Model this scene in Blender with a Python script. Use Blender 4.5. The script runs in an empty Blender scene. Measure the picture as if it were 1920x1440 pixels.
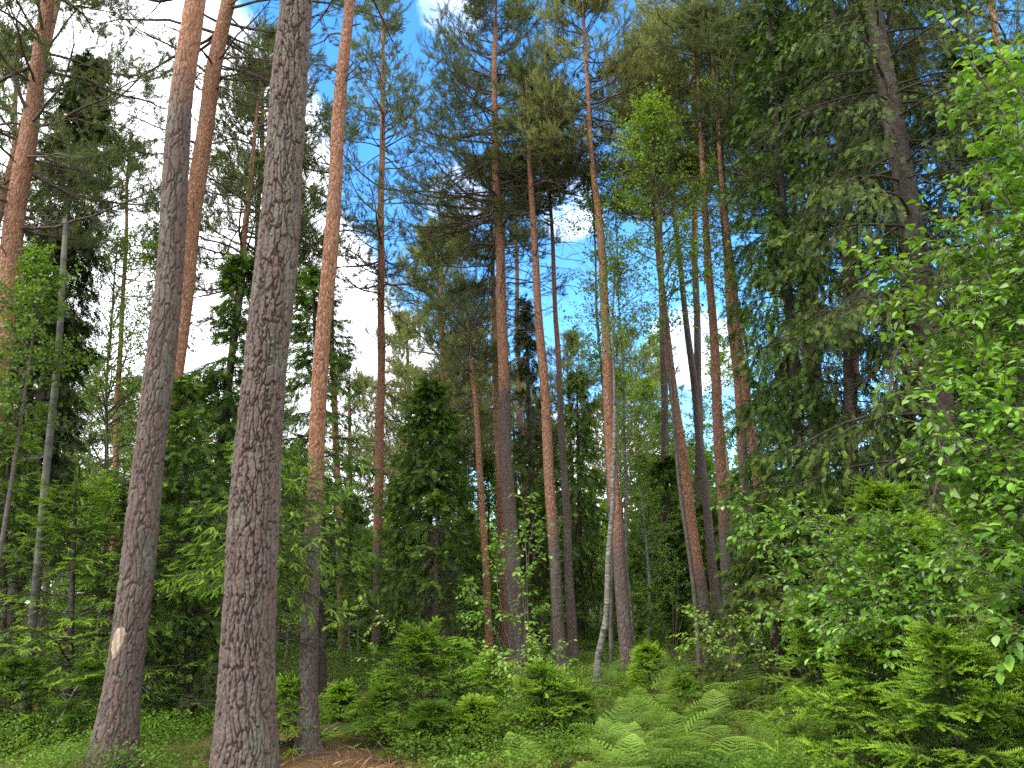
import bpy, math, time
import numpy as np
from mathutils import Matrix, Vector
R = math.radians
T_START = time.time()
scene = bpy.context.scene
C = scene.collection

# ------------------------------------------------------------------ camera
PITCH, ROLL, FPX = R(15.4), R(1.4), 1397.0
CAM = np.array([0.0, 0.0, 1.6])
F_ = np.array([0.0, math.cos(PITCH), math.sin(PITCH)])
U0 = np.array([0.0, -math.sin(PITCH), math.cos(PITCH)])
R0 = np.array([1.0, 0.0, 0.0])
U_ = math.cos(ROLL) * U0 + math.sin(ROLL) * R0
R_ = math.cos(ROLL) * R0 - math.sin(ROLL) * U0
cd = bpy.data.cameras.new("camera")
cd.sensor_width = 36.0
cd.lens = FPX / 1920.0 * 36.0
cd.clip_end = 2000.0
cam = bpy.data.objects.new("camera", cd)
C.objects.link(cam)
m = Matrix((
    (R_[0], U_[0], -F_[0], CAM[0]), (R_[1], U_[1], -F_[1], CAM[1]),
    (R_[2], U_[2], -F_[2], CAM[2]), (0, 0, 0, 1)))
cam.matrix_world = m
scene.camera = cam

# ------------------------------------------------------------------ light
SUN_EL, SUN_AZ = R(48), R(-128)          # azimuth measured from +Y towards +X: behind the camera, to its left
sd = np.array([math.cos(SUN_EL) * math.sin(SUN_AZ), math.cos(SUN_EL) * math.cos(SUN_AZ), math.sin(SUN_EL)])
sl = bpy.data.lights.new("sun", "SUN")
sl.energy = 1.9
sl.angle = R(12)
sl.color = (1.0, 0.93, 0.82)
so = bpy.data.objects.new("sun", sl)
C.objects.link(so)
so.rotation_euler = Vector(sd).to_track_quat("Z", "Y").to_euler()

def ray(px, py):
    d = F_ + R_ * (px - 960.0) / FPX + U_ * (720.0 - py) / FPX
    return d / np.linalg.norm(d)

world = bpy.data.worlds.new("World")
scene.world = world
world.use_nodes = True
nt = world.node_tree
N, L = nt.nodes, nt.links
bg = N["Background"]
sky = N.new("ShaderNodeTexSky")
sky.sky_type = "NISHITA"
sky.sun_disc = False
sky.sun_elevation = SUN_EL
sky.sun_rotation = SUN_AZ
sky.air_density = 1.0
sky.dust_density = 0.4
sky.ozone_density = 3.0
hs = N.new("ShaderNodeHueSaturation")
hs.inputs["Saturation"].default_value = 1.3
hs.inputs["Value"].default_value = 1.3
L.new(sky.outputs[0], hs.inputs["Color"])
tc = N.new("ShaderNodeTexCoord")
nz = N.new("ShaderNodeTexNoise")
nz.inputs["Scale"].default_value = 4.5
nz.inputs["Detail"].default_value = 7
nz.inputs["Roughness"].default_value = 0.62
L.new(tc.outputs["Generated"], nz.inputs["Vector"])
acc = None
def wmath(op, a, b=None):
    n = N.new("ShaderNodeMath"); n.operation = op
    for i, v in enumerate((a, b)):
        if v is None: continue
        if isinstance(v, (int, float)): n.inputs[i].default_value = v
        else: L.new(v, n.inputs[i])
    return n.outputs[0]
# cloud banks: direction of the centre, half width in degrees
CLOUDS = [(ray(a, b), c, e) for a, b, c, e in ((230, 330, 14, 1.0), (470, 620, 11, 1.0), (600, 900, 9, 1.0), (120, 200, 12, 1.0), (850, 370, 3.0, .5), (1070, 390, 3, .5), (700, 700, 6, .8),
                        (1120, 920, 7, .8), (1900, 560, 5, .6), (850, 10, 3, .35), (-600, 500, 30, 1.0), (-500, -900, 25, .8), (1300, 650, 4, .5), (1100, -1500, 28, .8), (960, -3500, 30, .9), (-3500, -1500, 30, .9), (6000, -1500, 30, .9))]
def dirn(el, az): return np.array([math.cos(R(el)) * math.sin(R(az)), math.cos(R(el)) * math.cos(R(az)), math.sin(R(el))])
CLOUDS += [(dirn(30, 180), 34, 1.0), (dirn(35, -100), 26, .9), (dirn(30, 125), 26, .95), (dirn(75, 0), 14, .9), (dirn(60, 150), 20, .8)]  # unseen clouds behind and around the camera, added as neutral fill light
for d, hw, amp in CLOUDS:
    dp = N.new("ShaderNodeVectorMath"); dp.operation = "DOT_PRODUCT"
    L.new(tc.outputs["Generated"], dp.inputs[0]); dp.inputs[1].default_value = tuple(d)
    mr = N.new("ShaderNodeMapRange"); mr.interpolation_type = "SMOOTHSTEP"
    mr.inputs["From Min"].default_value = math.cos(R(hw * 1.25)); mr.inputs["From Max"].default_value = math.cos(R(hw * .55))
    mr.inputs["To Max"].default_value = amp
    L.new(dp.outputs["Value"], mr.inputs["Value"])
    acc = mr.outputs[0] if acc is None else wmath("MAXIMUM", acc, mr.outputs[0])
s = wmath("ADD", acc, wmath("MULTIPLY", wmath("SUBTRACT", nz.outputs["Fac"], 0.5), 1.2))
mr = N.new("ShaderNodeMapRange"); mr.interpolation_type = "SMOOTHSTEP"
mr.inputs["From Min"].default_value = .33; mr.inputs["From Max"].default_value = .78
L.new(s, mr.inputs["Value"])
mx = N.new("ShaderNodeMix"); mx.data_type = "RGBA"
L.new(mr.outputs[0], mx.inputs["Factor"])
L.new(hs.outputs[0], mx.inputs["A"])
mx.inputs["B"].default_value = (8.0, 8.1, 8.6, 1)
L.new(mx.outputs["Result"], bg.inputs["Color"])
bg.inputs["Strength"].default_value = 0.15

scene.view_settings.view_transform = "Standard"
scene.view_settings.look = "None"
scene.view_settings.exposure = 1.5
scene.view_settings.gamma = 1.0
cy = scene.cycles
cy.max_bounces = 8; cy.diffuse_bounces = 6; cy.glossy_bounces = 2; cy.transmission_bounces = 6; cy.transparent_max_bounces = 4
cy.use_denoising = False
cy.use_adaptive_sampling = False
cy.sample_clamp_indirect = 6.0
cy.caustics_reflective = False; cy.caustics_refractive = False

# ------------------------------------------------------------------ pixel <-> place
def at(px, py, D):
    """the point the photograph shows at (px, py) when it stands D metres in front of the camera"""
    d = ray(px, py)
    return CAM + d * (D / d[1])
def depth(P): return float(np.dot(P - CAM, F_))
def gz(x, y):
    x = np.asarray(x, float); y = np.asarray(y, float)
    s_ = np.clip((y - 17) / 16, 0, 1); s_ = s_ * s_ * (3 - 2 * s_)
    l = np.clip((4 - x) / 12, 0, 1)
    z = 1.0 * s_ * l + .05 * np.sin(x * 1.3 + 1) * np.cos(y * .9) + .035 * np.sin(x * 2.9 + y * 1.7) + .02 * np.sin(x * 6.1 - y * 5.3)
    return z
def ground_at(px, py):
    d = ray(px, py); t = 1.0
    for _ in range(4000):
        P = CAM + d * t
        if P[2] <= gz(P[0], P[1]): break
        t += .02
    return P

# ------------------------------------------------------------------ mesh building
def nrm(a): return a / np.maximum(np.linalg.norm(a, axis=-1, keepdims=True), 1e-9)
class G:
    """collects vertices and faces; build() links them as ONE mesh object"""
    def __init__(s): s.v, s.q, s.t, s.a, s.n = [], [], [], [], 0
    def add(s, V, F, tint=0.0):
        V = np.asarray(V, np.float32).reshape(-1, 3); F = np.asarray(F, np.int64)
        (s.q if F.shape[1] == 4 else s.t).append(F + s.n)
        s.v.append(V); s.a.append(np.broadcast_to(np.asarray(tint, np.float32), (len(V),)))
        s.n += len(V)
    def mesh(s, name, mat, smooth=False):
        me = bpy.data.meshes.new(name)
        V = np.concatenate(s.v).astype(np.float32)
        loops, starts, o = [], [], 0
        for lst, k in ((s.q, 4), (s.t, 3)):
            if lst:
                Fm = np.concatenate(lst); loops.append(Fm.ravel())
                starts.append(o + np.arange(len(Fm)) * k); o += len(Fm) * k
        loops = np.concatenate(loops).astype(np.int32); starts = np.concatenate(starts).astype(np.int32)
        me.vertices.add(len(V)); me.vertices.foreach_set("co", V.ravel())
        me.loops.add(len(loops)); me.loops.foreach_set("vertex_index", loops)
        me.polygons.add(len(starts)); me.polygons.foreach_set("loop_start", starts)
        me.polygons.foreach_set("use_smooth", np.full(len(starts), smooth))
        at_ = me.attributes.new("tint", "FLOAT", "POINT"); at_.data.foreach_set("value", np.concatenate(s.a))
        me.materials.append(mat)
        me.update(calc_edges=True)
        return me
    def build(s, name, mat, parent=None, smooth=False):
        o = bpy.data.objects.new(name, s.mesh(name, mat, smooth)); C.objects.link(o)
        if parent: o.parent = parent; o.matrix_parent_inverse = Matrix.Translation(-Vector(parent.location))
        return o

def tubes(g, P, Rd, S=5, tint=0.0):
    P = np.asarray(P, float); Rd = np.asarray(Rd, float)
    n, K, _ = P.shape
    T = nrm(np.gradient(P, axis=1))
    mt = nrm(P[:, -1] - P[:, 0])
    ref = np.where(np.abs(mt[:, 2:3]) > .8, np.array([[1., .13, 0]]), np.array([[.1, 0.05, 1.]]))[:, None, :]
    U = nrm(np.cross(T, ref)); W = np.cross(T, U)
    a = np.arange(S) * 2 * np.pi / S
    V = P[:, :, None, :] + Rd[:, :, None, None] * (np.cos(a)[None, None, :, None] * U[:, :, None, :] + np.sin(a)[None, None, :, None] * W[:, :, None, :])
    k = np.arange(K - 1)[:, None]; j = np.arange(S)[None, :]; j2 = (j + 1) % S
    f = np.stack([k * S + j, k * S + j2, (k + 1) * S + j2, (k + 1) * S + j], -1).reshape(-1, 4)
    Fm = (np.arange(n)[:, None, None] * K * S + f[None]).reshape(-1, 4)
    t = np.broadcast_to(np.asarray(tint, float).reshape(-1, 1), (n, K * S)).ravel() if np.ndim(tint) else tint
    g.add(V.reshape(-1, 3), Fm, t)

def scatter(g, tv, tf, pos, X, up, sc, tint):
    """stamps a template (x along X, z towards up) at every pos"""
    X = nrm(X); Y = nrm(np.cross(up, X)); Z = np.cross(X, Y)
    s_ = np.asarray(sc, float).reshape(-1, 1, 1)
    V = pos[:, None, :] + s_ * (tv[None, :, 0:1] * X[:, None] + tv[None, :, 1:2] * Y[:, None] + tv[None, :, 2:3] * Z[:, None])
    n, M = len(pos), len(tv)
    t = np.repeat(np.broadcast_to(tint, (n,)), M)
    Fm = (np.arange(n)[:, None, None] * M + np.asarray(tf)[None]).reshape(-1, len(tf[0]))
    g.add(V.reshape(-1, 3), Fm, t)

def grow(rng, st, d, Ln, K, bend, jit):
    """N curved polylines of K points"""
    st = np.asarray(st, float); d = nrm(np.asarray(d, float)); Ln = np.broadcast_to(Ln, (len(st),))
    P = [st]; step = Ln[:, None] / (K - 1)
    for k in range(K - 1):
        P.append(P[-1] + d * step)
        b = bend(k / (K - 1)) if callable(bend) else bend
        d = nrm(d + b / (K - 1) + rng.normal(0, jit, d.shape) / math.sqrt(K - 1))
    return np.stack(P, 1)

def samp(P, t):
    """P (N,K,3), t (N,M): points and tangents, flattened to N*M"""
    n, K, _ = P.shape
    x = np.clip(t, 0, .9999) * (K - 1); i = x.astype(int); f = (x - i)[..., None]
    r = np.arange(n)[:, None]
    a, b = P[r, i], P[r, i + 1]
    return (a + (b - a) * f).reshape(-1, 3), nrm(b - a).reshape(-1, 3)

def taper(r0, K, r1=.2, p=1.0):
    r0 = np.asarray(r0, float)[:, None]
    return r0 * (1 - (1 - r1) * np.linspace(0, 1, K)[None] ** p)

UP = np.array([0, 0, 1.0])

# ---- templates ---------------------------------------------------
def tmpl_needles(n, length, nl, w, ang, rng, x0=0.0):
    V, Fm = [], []
    for i in range(n):
        x = x0 + (length - x0) * (i + .5) / n; a = i * 2.4 + rng.uniform(-.3, .3)
        o = np.array([0, math.cos(a), math.sin(a)]); aa = ang * (1 - .5 * i / n)
        d = np.array([math.cos(aa), 0, 0]) + o * math.sin(aa)
        sd_ = np.cross(d, o); sd_ /= np.linalg.norm(sd_)
        p = np.array([x, 0, 0])
        l = nl * rng.uniform(.8, 1.15)
        V += [p - sd_ * w * .5, p + sd_ * w * .5, p + d * l]
        Fm.append([3 * i, 3 * i + 1, 3 * i + 2])
    return np.array(V), np.array(Fm)
_r = np.random.default_rng(3)
PINE_T = tmpl_needles(15, .13, .062, .0085, R(58), _r)
PINE_FAR = tmpl_needles(9, .15, .085, .017, R(58), _r)
PINE_NEAR = tmpl_needles(26, .13, .055, .004, R(55), _r)
def tmpl_shoot(n, length, nl, w, lift=.25):
    """a flat spruce shoot: needles combed to both sides and up, on a stalk"""
    V = [[0, -.0022, 0], [0, .0022, 0], [length * 1.02, 0, .004]]; Fm = [[0, 1, 2]]
    for i in range(n):
        x = length * (i + .6) / n
        for sgn in (-1, 1, 0):
            if sgn == 0 and i % 2: continue
            d = np.array([.62, .78 * sgn, lift if sgn else .8]); d /= np.linalg.norm(d)
            l = nl * (1 - .35 * (i / n) ** 2)
            k = len(V)
            V += [[x - w, 0, 0], [x + w, 0, 0], list(np.array([x, 0, 0]) + d * l)]
            Fm.append([k, k + 1, k + 2])
    return np.array(V), np.array(Fm)
SHOOT = tmpl_shoot(8, .085, .017, .0042)
def tmpl_spray(n, length, w, sl, rng):
    """a spruce spray seen from afar: side shoots as slim kites along an axis"""
    V, Fm = [], []
    def kite(p, d, l, ww):
        d = d / np.linalg.norm(d); s_ = np.cross(d, [rng.uniform(-.5, .5), rng.uniform(-.3, .3), 1]); s_ /= np.linalg.norm(s_); k = len(V)
        V.extend([p, p + d * l * .4 + s_ * ww, p + d * l, p + d * l * .4 - s_ * ww]); Fm.append([k, k + 1, k + 2, k + 3])
    for i in range(n):
        x = length * (i + .3) / n
        for sg in (-1, 1):
            kite(np.array([x, 0, 0]), np.array([1, sg * rng.uniform(.5, 1.0), rng.uniform(-.35, .25)]), sl * (1 - .4 * i / n), w)
    kite(np.array([0, 0, 0.]), np.array([1., 0, 0]), length * 1.15, w * .8)
    return np.array(V), np.array(Fm)
SPRAY = tmpl_spray(4, .16, .0105, .095, _r)
def tmpl_leaf(l, w, fold=.18, droop=.15):
    xs = np.array([0, .22, .5, .78]); ws = np.array([.02, .36, .5, .33]) * w * 2 / 2
    V = []
    for x, ww in zip(xs, ws):
        z = -droop * l * (x ** 2)
        V += [[x * l, 0, z], [x * l, ww, z + fold * ww * 2], [x * l, -ww, z + fold * ww * 2]]
    V.append([l, 0, -droop * l])
    Fm = []
    for i in range(3):
        a, b = 3 * i, 3 * i + 3
        Fm += [[a, b, b + 1], [a, b + 1, a + 1], [a, a + 2, b + 2], [a, b + 2, b]]
    Fm += [[9, 12, 10], [9, 11, 12]]
    return np.array(V), np.array(Fm)
LEAF = tmpl_leaf(1.0, .62)
BIRCH_LEAF = (np.array([[0, 0, 0], [.4, .42, .06], [1, 0, -.08], [.4, -.42, .06]]), np.array([[0, 1, 2], [0, 2, 3]]))

# ------------------------------------------------------------------ materials
def mat_new(name):
    mt = bpy.data.materials.new(name); mt.use_nodes = True
    n = mt.node_tree.nodes; l = mt.node_tree.links; n.clear()
    out = n.new("ShaderNodeOutputMaterial")
    return mt, n, l, out
def ramp(n, l, src, stops):
    r = n.new("ShaderNodeValToRGB"); e = r.color_ramp.elements
    while len(e) < len(stops): e.new(.5)
    for el, (p, c) in zip(e, stops): el.position = p; el.color = (*c, 1)
    l.new(src, r.inputs[0]); return r
def leaf_mat(name, stops, trans=.35, rough=.5, tcol=(1.3, 1.3, .5), spec=.2):
    mt, n, l, out = mat_new(name)
    at_ = n.new("ShaderNodeAttribute"); at_.attribute_name = "tint"
    r = ramp(n, l, at_.outputs["Fac"], stops)
    tx = n.new("ShaderNodeTexCoord"); no = n.new("ShaderNodeTexNoise"); no.inputs["Scale"].default_value = 1.1; no.inputs["Detail"].default_value = 3
    l.new(tx.outputs["Object"], no.inputs["Vector"])
    hv = n.new("ShaderNodeHueSaturation")
    mr_ = n.new("ShaderNodeMapRange"); mr_.inputs["From Min"].default_value = .3; mr_.inputs["From Max"].default_value = .7
    mr_.inputs["To Min"].default_value = .72; mr_.inputs["To Max"].default_value = 1.28
    l.new(no.outputs["Fac"], mr_.inputs["Value"]); l.new(mr_.outputs[0], hv.inputs["Value"]); l.new(r.outputs[0], hv.inputs["Color"])
    p = n.new("ShaderNodeBsdfPrincipled"); p.inputs["Roughness"].default_value = rough; p.inputs["Specular IOR Level"].default_value = spec
    l.new(hv.outputs[0], p.inputs["Base Color"])
    tr = n.new("ShaderNodeBsdfTranslucent")
    mc = n.new("ShaderNodeMix"); mc.data_type = "RGBA"; mc.blend_type = "MULTIPLY"; mc.inputs["Factor"].default_value = 1
    l.new(hv.outputs[0], mc.inputs["A"]); mc.inputs["B"].default_value = (*tcol, 1); l.new(mc.outputs["Result"], tr.inputs["Color"])
    ms = n.new("ShaderNodeMixShader"); ms.inputs[0].default_value = trans
    l.new(p.outputs[0], ms.inputs[1]); l.new(tr.outputs[0], ms.inputs[2]); l.new(ms.outputs[0], out.inputs[0])
    return mt
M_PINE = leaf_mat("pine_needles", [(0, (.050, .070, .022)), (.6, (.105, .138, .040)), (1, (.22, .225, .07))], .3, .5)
M_PINE_SUNLIT = leaf_mat("pine_needles_sunlit", [(0, (.085, .115, .036)), (.5, (.165, .195, .062)), (1, (.32, .31, .10))], .3, .5)  # paler copy of the pine needles, sunlight painted into the colour
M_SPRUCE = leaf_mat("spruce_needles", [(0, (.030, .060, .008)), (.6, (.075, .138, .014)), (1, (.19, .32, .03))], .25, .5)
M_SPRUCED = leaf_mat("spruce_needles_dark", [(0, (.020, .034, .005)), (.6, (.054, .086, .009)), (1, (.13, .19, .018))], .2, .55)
M_YOUNG = leaf_mat("young_spruce_needles", [(0, (.026, .060, .010)), (.45, (.085, .165, .018)), (.7, (.21, .35, .03)), (1, (.38, .52, .05))], .3, .5)
M_BIRCH = leaf_mat("birch_leaves", [(0, (.08, .15, .018)), (.6, (.15, .25, .028)), (1, (.27, .38, .055))], .42, .42)
M_WILLOW = leaf_mat("willow_leaves", [(0, (.050, .12, .014)), (.55, (.115, .24, .024)), (.85, (.18, .33, .035)), (1, (.30, .40, .20))], .42, .4)
M_FERN = leaf_mat("fern_fronds", [(0, (.085, .155, .018)), (.6, (.19, .31, .042)), (1, (.34, .47, .08))], .38, .5)
M_COVER = leaf_mat("bilberry_leaves", [(0, (.030, .070, .008)), (.6, (.085, .165, .014)), (1, (.19, .30, .03))], .35, .5)
M_DRY = leaf_mat("dry_grass", [(0, (.16, .09, .035)), (.6, (.27, .16, .07)), (1, (.38, .26, .13))], .25, .7, (1.1, 1, .8))

def bark_mat(name, kind, near=False, pale=1.0):
    mt, n, l, out = mat_new(name)
    tx = n.new("ShaderNodeTexCoord"); mp = n.new("ShaderNodeMapping"); l.new(tx.outputs["Object"], mp.inputs[0])
    def noise(sc, det=4, vec=None, rough=.6):
        o = n.new("ShaderNodeTexNoise"); o.inputs["Scale"].default_value = sc; o.inputs["Detail"].default_value = det; o.inputs["Roughness"].default_value = rough
        l.new(vec or mp.outputs[0], o.inputs["Vector"]); return o
    def mix(f, a, b, blend="MIX"):
        o = n.new("ShaderNodeMix"); o.data_type = "RGBA"; o.blend_type = blend
        if isinstance(f, (int, float)): o.inputs["Factor"].default_value = f
        else: l.new(f, o.inputs["Factor"])
        for key, v in (("A", a), ("B", b)):
            if isinstance(v, tuple): o.inputs[key].default_value = (*v, 1)
            else: l.new(v, o.inputs[key])
        return o.outputs["Result"]
    p = n.new("ShaderNodeBsdfPrincipled"); p.inputs["Roughness"].default_value = .85; p.inputs["Specular IOR Level"].default_value = .2
    l.new(p.outputs[0], out.inputs[0])
    if kind == "birch":
        mp.inputs["Scale"].default_value = (9, 9, 26)
        a = noise(1.0, 5, rough=.7); b = noise(.22, 3)
        r1 = ramp(n, l, a.outputs["Fac"], [(.44, (.05, .045, .04)), (.56, (.30 * pale, .285 * pale, .25 * pale))])
        r2 = ramp(n, l, b.outputs["Fac"], [(.42, (0, 0, 0)), (.6, (.9, .9, .9))])
        c = mix(r2.outputs[0], r1.outputs[0], (.13, .12, .09)); l.new(c, p.inputs["Base Color"])
        bp = n.new("ShaderNodeBump"); bp.inputs["Strength"].default_value = .5; bp.inputs["Distance"].default_value = .01
        l.new(a.outputs["Fac"], bp.inputs["Height"]); l.new(bp.outputs[0], p.inputs["Normal"]); return mt
    if kind == "plain":
        a = noise(18, 5)
        r1 = ramp(n, l, a.outputs["Fac"], [(.3, (.045, .035, .028)), (.7, (.13, .105, .085))]); l.new(r1.outputs[0], p.inputs["Base Color"]); return mt
    # plates
    mp.inputs["Scale"].default_value = (1, 1, .34) if kind == "pine" else (1, 1, .7)
    wn = noise(7, 3); wv = n.new("ShaderNodeVectorMath"); wv.operation = "MULTIPLY_ADD"; wv.inputs[1].default_value = (.05, .05, .05)
    l.new(wn.outputs["Color"], wv.inputs[0]); l.new(mp.outputs[0], wv.inputs[2])
    vo = n.new("ShaderNodeTexVoronoi"); vo.feature = "DISTANCE_TO_EDGE"; vo.inputs["Scale"].default_value = 24; l.new(wv.outputs[0], vo.inputs["Vector"])
    vc = n.new("ShaderNodeTexVoronoi"); vc.inputs["Scale"].default_value = 24; l.new(wv.outputs[0], vc.inputs["Vector"])
    vf = n.new("ShaderNodeTexVoronoi"); vf.inputs["Scale"].default_value = 70; vf.feature = "F1"; l.new(wv.outputs[0], vf.inputs["Vector"])
    fine = noise(60, 6, rough=.7); big = noise(2.2, 4)
    sepc = n.new("ShaderNodeSeparateColor"); l.new(vc.outputs["Color"], sepc.inputs[0])
    gd = .27 if kind == "spruce" else 1.0
    grey = ramp(n, l, fine.outputs["Fac"], [(.3, tuple(gd * v for v in (.054, .040, .034))), (.55, tuple(gd * v for v in (.104, .078, .068))), (.75, tuple(gd * v for v in (.19, .158, .140)))]).outputs[0]
    grey = mix(ramp(n, l, sepc.outputs[0], [(.1, (0, 0, 0)), (1, (.55, .55, .55))]).outputs[0], grey, (.13, .078, .058))
    lich = noise(5, 6, rough=.75)
    grey = mix(ramp(n, l, lich.outputs["Fac"], [(.50, (0, 0, 0)), (.68, (.8, .8, .8))]).outputs[0], grey, (.135, .145, .105))
    if kind == "pine":
        sep2 = n.new("ShaderNodeSeparateColor"); l.new(vf.outputs["Color"], sep2.inputs[0])
        org = ramp(n, l, sep2.outputs[0], [(0, (.155, .062, .032)), (.5, (.25, .110, .057)), (1, (.37, .212, .130))]).outputs[0]
        org = mix(ramp(n, l, fine.outputs["Fac"], [(.45, (0, 0, 0)), (.8, (.8, .8, .8))]).outputs[0], org, (.16, .09, .066))
        org = mix(ramp(n, l, big.outputs["Fac"], [(.45, (0, 0, 0)), (.75, (.6, .6, .6))]).outputs[0], org, (.21, .125, .085))
        at_ = n.new("ShaderNodeAttribute"); at_.attribute_name = "tint"
        ad = n.new("ShaderNodeMath"); ad.operation = "MULTIPLY_ADD"; ad.inputs[1].default_value = .6; l.new(big.outputs["Fac"], ad.inputs[0]); l.new(at_.outputs["Fac"], ad.inputs[2])
        f = ramp(n, l, ad.outputs[0], [(.55, (0, 0, 0)), (.95, (1, 1, 1))]).outputs[0]
        col = mix(f, grey, org)
    else:
        col = mix(.45, grey, (.042, .035, .026)); f = None
    l.new(col, p.inputs["Base Color"])
    hr = n.new("ShaderNodeMapRange"); hr.inputs["From Max"].default_value = .22; l.new(vo.outputs["Distance"], hr.inputs["Value"])
    hsum = n.new("ShaderNodeMath"); hsum.operation = "MULTIPLY_ADD"; hsum.inputs[1].default_value = .45; l.new(fine.outputs["Fac"], hsum.inputs[0]); l.new(hr.outputs[0], hsum.inputs[2])
    bp = n.new("ShaderNodeBump"); bp.inputs["Strength"].default_value = .8; bp.inputs["Distance"].default_value = .008 if near else (.018 if kind == "pine" else .012)
    l.new(fine.outputs["Fac"] if near else hsum.outputs[0], bp.inputs["Height"]); l.new(bp.outputs[0], p.inputs["Normal"])
    return mt
M_BPINE = bark_mat("pine_bark", "pine"); M_BNEAR = bark_mat("furrowed_pine_bark", "pine", True); M_BSPR = bark_mat("spruce_bark", "spruce"); M_BBIR = bark_mat("birch_bark", "birch"); M_TWIG = bark_mat("twig_bark", "plain"); M_BGREY = bark_mat("grey_birch_bark", "birch", pale=.28)

def ground_mat():
    mt, n, l, out = mat_new("forest_floor")
    tx = n.new("ShaderNodeTexCoord")
    a = n.new("ShaderNodeTexNoise"); a.inputs["Scale"].default_value = .55; a.inputs["Detail"].default_value = 6; l.new(tx.outputs["Object"], a.inputs["Vector"])
    b = n.new("ShaderNodeTexNoise"); b.inputs["Scale"].default_value = 22; b.inputs["Detail"].default_value = 8; b.inputs["Roughness"].default_value = .75; l.new(tx.outputs["Object"], b.inputs["Vector"])
    lit = ramp(n, l, b.outputs["Fac"], [(.3, (.055, .030, .016)), (.5, (.15, .085, .04)), (.72, (.28, .17, .08))])
    mos = ramp(n, l, b.outputs["Fac"], [(.3, (.022, .045, .010)), (.7, (.075, .13, .025))])
    mk = ramp(n, l, a.outputs["Fac"], [(.42, (0, 0, 0)), (.56, (1, 1, 1))])
    mx_ = n.new("ShaderNodeMix"); mx_.data_type = "RGBA"; l.new(mk.outputs[0], mx_.inputs["Factor"]); l.new(lit.outputs[0], mx_.inputs["A"]); l.new(mos.outputs[0], mx_.inputs["B"])
    p = n.new("ShaderNodeBsdfPrincipled"); p.inputs["Roughness"].default_value = .95; p.inputs["Specular IOR Level"].default_value = .1
    l.new(mx_.outputs["Result"], p.inputs["Base Color"])
    bp = n.new("ShaderNodeBump"); bp.inputs["Distance"].default_value = .05; l.new(b.outputs["Fac"], bp.inputs["Height"]); l.new(bp.outputs[0], p.inputs["Normal"])
    l.new(p.outputs[0], out.inputs[0]); return mt
M_GROUND = ground_mat()
def wound_mat():
    mt, n, l, out = mat_new("bare_wood")
    tx = n.new("ShaderNodeTexCoord"); mp = n.new("ShaderNodeMapping"); mp.inputs["Scale"].default_value = (40, 40, 6); l.new(tx.outputs["Object"], mp.inputs[0])
    a = n.new("ShaderNodeTexNoise"); a.inputs["Scale"].default_value = 1.5; a.inputs["Detail"].default_value = 5; l.new(mp.outputs[0], a.inputs["Vector"])
    r = ramp(n, l, a.outputs["Fac"], [(.3, (.20, .13, .08)), (.6, (.38, .29, .21))])
    p = n.new("ShaderNodeBsdfPrincipled"); p.inputs["Roughness"].default_value = .8; l.new(r.outputs[0], p.inputs["Base Color"]); l.new(p.outputs[0], out.inputs[0]); return mt
M_WOUND = wound_mat()

# ------------------------------------------------------------------ the setting
def build_ground():
    g = G()
    def axis(a, b, n, k):     # denser near the camera
        t = np.linspace(-1, 1, n); t = np.sign(t) * np.abs(t) ** k
        return (a + b) / 2 + t * (b - a) / 2
    xs = axis(-400, 400, 320, 3.2); ys = 8 + axis(-392, 592, 360, 3.2) - 100
    X, Y = np.meshgrid(xs, ys)
    far = np.clip((np.hypot(X, Y) - 60) / 300, 0, 1)
    Z = gz(X, Y) * (1 - far)
    V = np.stack([X, Y, Z], -1).reshape(-1, 3); nx, ny = len(xs), len(ys)
    i, j = np.meshgrid(np.arange(nx - 1), np.arange(ny - 1)); k = (j * nx + i).ravel()
    g.add(V, np.stack([k, k + 1, k + 1 + nx, k + nx], 1))
    o = g.build("ground", M_GROUND, smooth=True); o["kind"] = "structure"; o["label"] = "forest floor of moss and brown needle litter"
    return o
build_ground()

# ------------------------------------------------------------------ numpy noise for the bark of the nearest trunks
def hash3(i, j, k, s):
    h = (i.astype(np.int64) * 73856093 ^ j.astype(np.int64) * 19349663 ^ k.astype(np.int64) * 83492791 ^ (s * 2654435761)) & 0xffffffff
    h = ((h ^ (h >> 15)) * 2246822519) & 0xffffffff; h = ((h ^ (h >> 13)) * 3266489917) & 0xffffffff
    return ((h ^ (h >> 16)) & 0xffffff) / float(0xffffff)
def vnoise(p, s):
    i = np.floor(p).astype(np.int64); f = p - i; f = f * f * (3 - 2 * f); r = 0
    for a in (0, 1):
        for b in (0, 1):
            for c in (0, 1):
                w = (f[..., 0] if a else 1 - f[..., 0]) * (f[..., 1] if b else 1 - f[..., 1]) * (f[..., 2] if c else 1 - f[..., 2])
                r = r + w * hash3(i[..., 0] + a, i[..., 1] + b, i[..., 2] + c, s)
    return r
def voro(p, s):
    i = np.floor(p).astype(np.int64); f1 = np.full(p.shape[:-1], 9.0); f2 = f1.copy(); hh = f1.copy()
    for a in (-1, 0, 1):
        for b in (-1, 0, 1):
            for c in (-1, 0, 1):
                ii = i + np.array([a, b, c])
                q = np.stack([hash3(ii[..., 0], ii[..., 1], ii[..., 2], s + k) for k in range(3)], -1) + ii
                d = np.linalg.norm(q - p, axis=-1); cell = hash3(ii[..., 0], ii[..., 1], ii[..., 2], s + 9)
                lt = d < f1
                f2 = np.where(lt, f1, np.minimum(f2, d)); hh = np.where(lt, cell, hh); f1 = np.where(lt, d, f1)
    return f1, f2, hh

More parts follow.
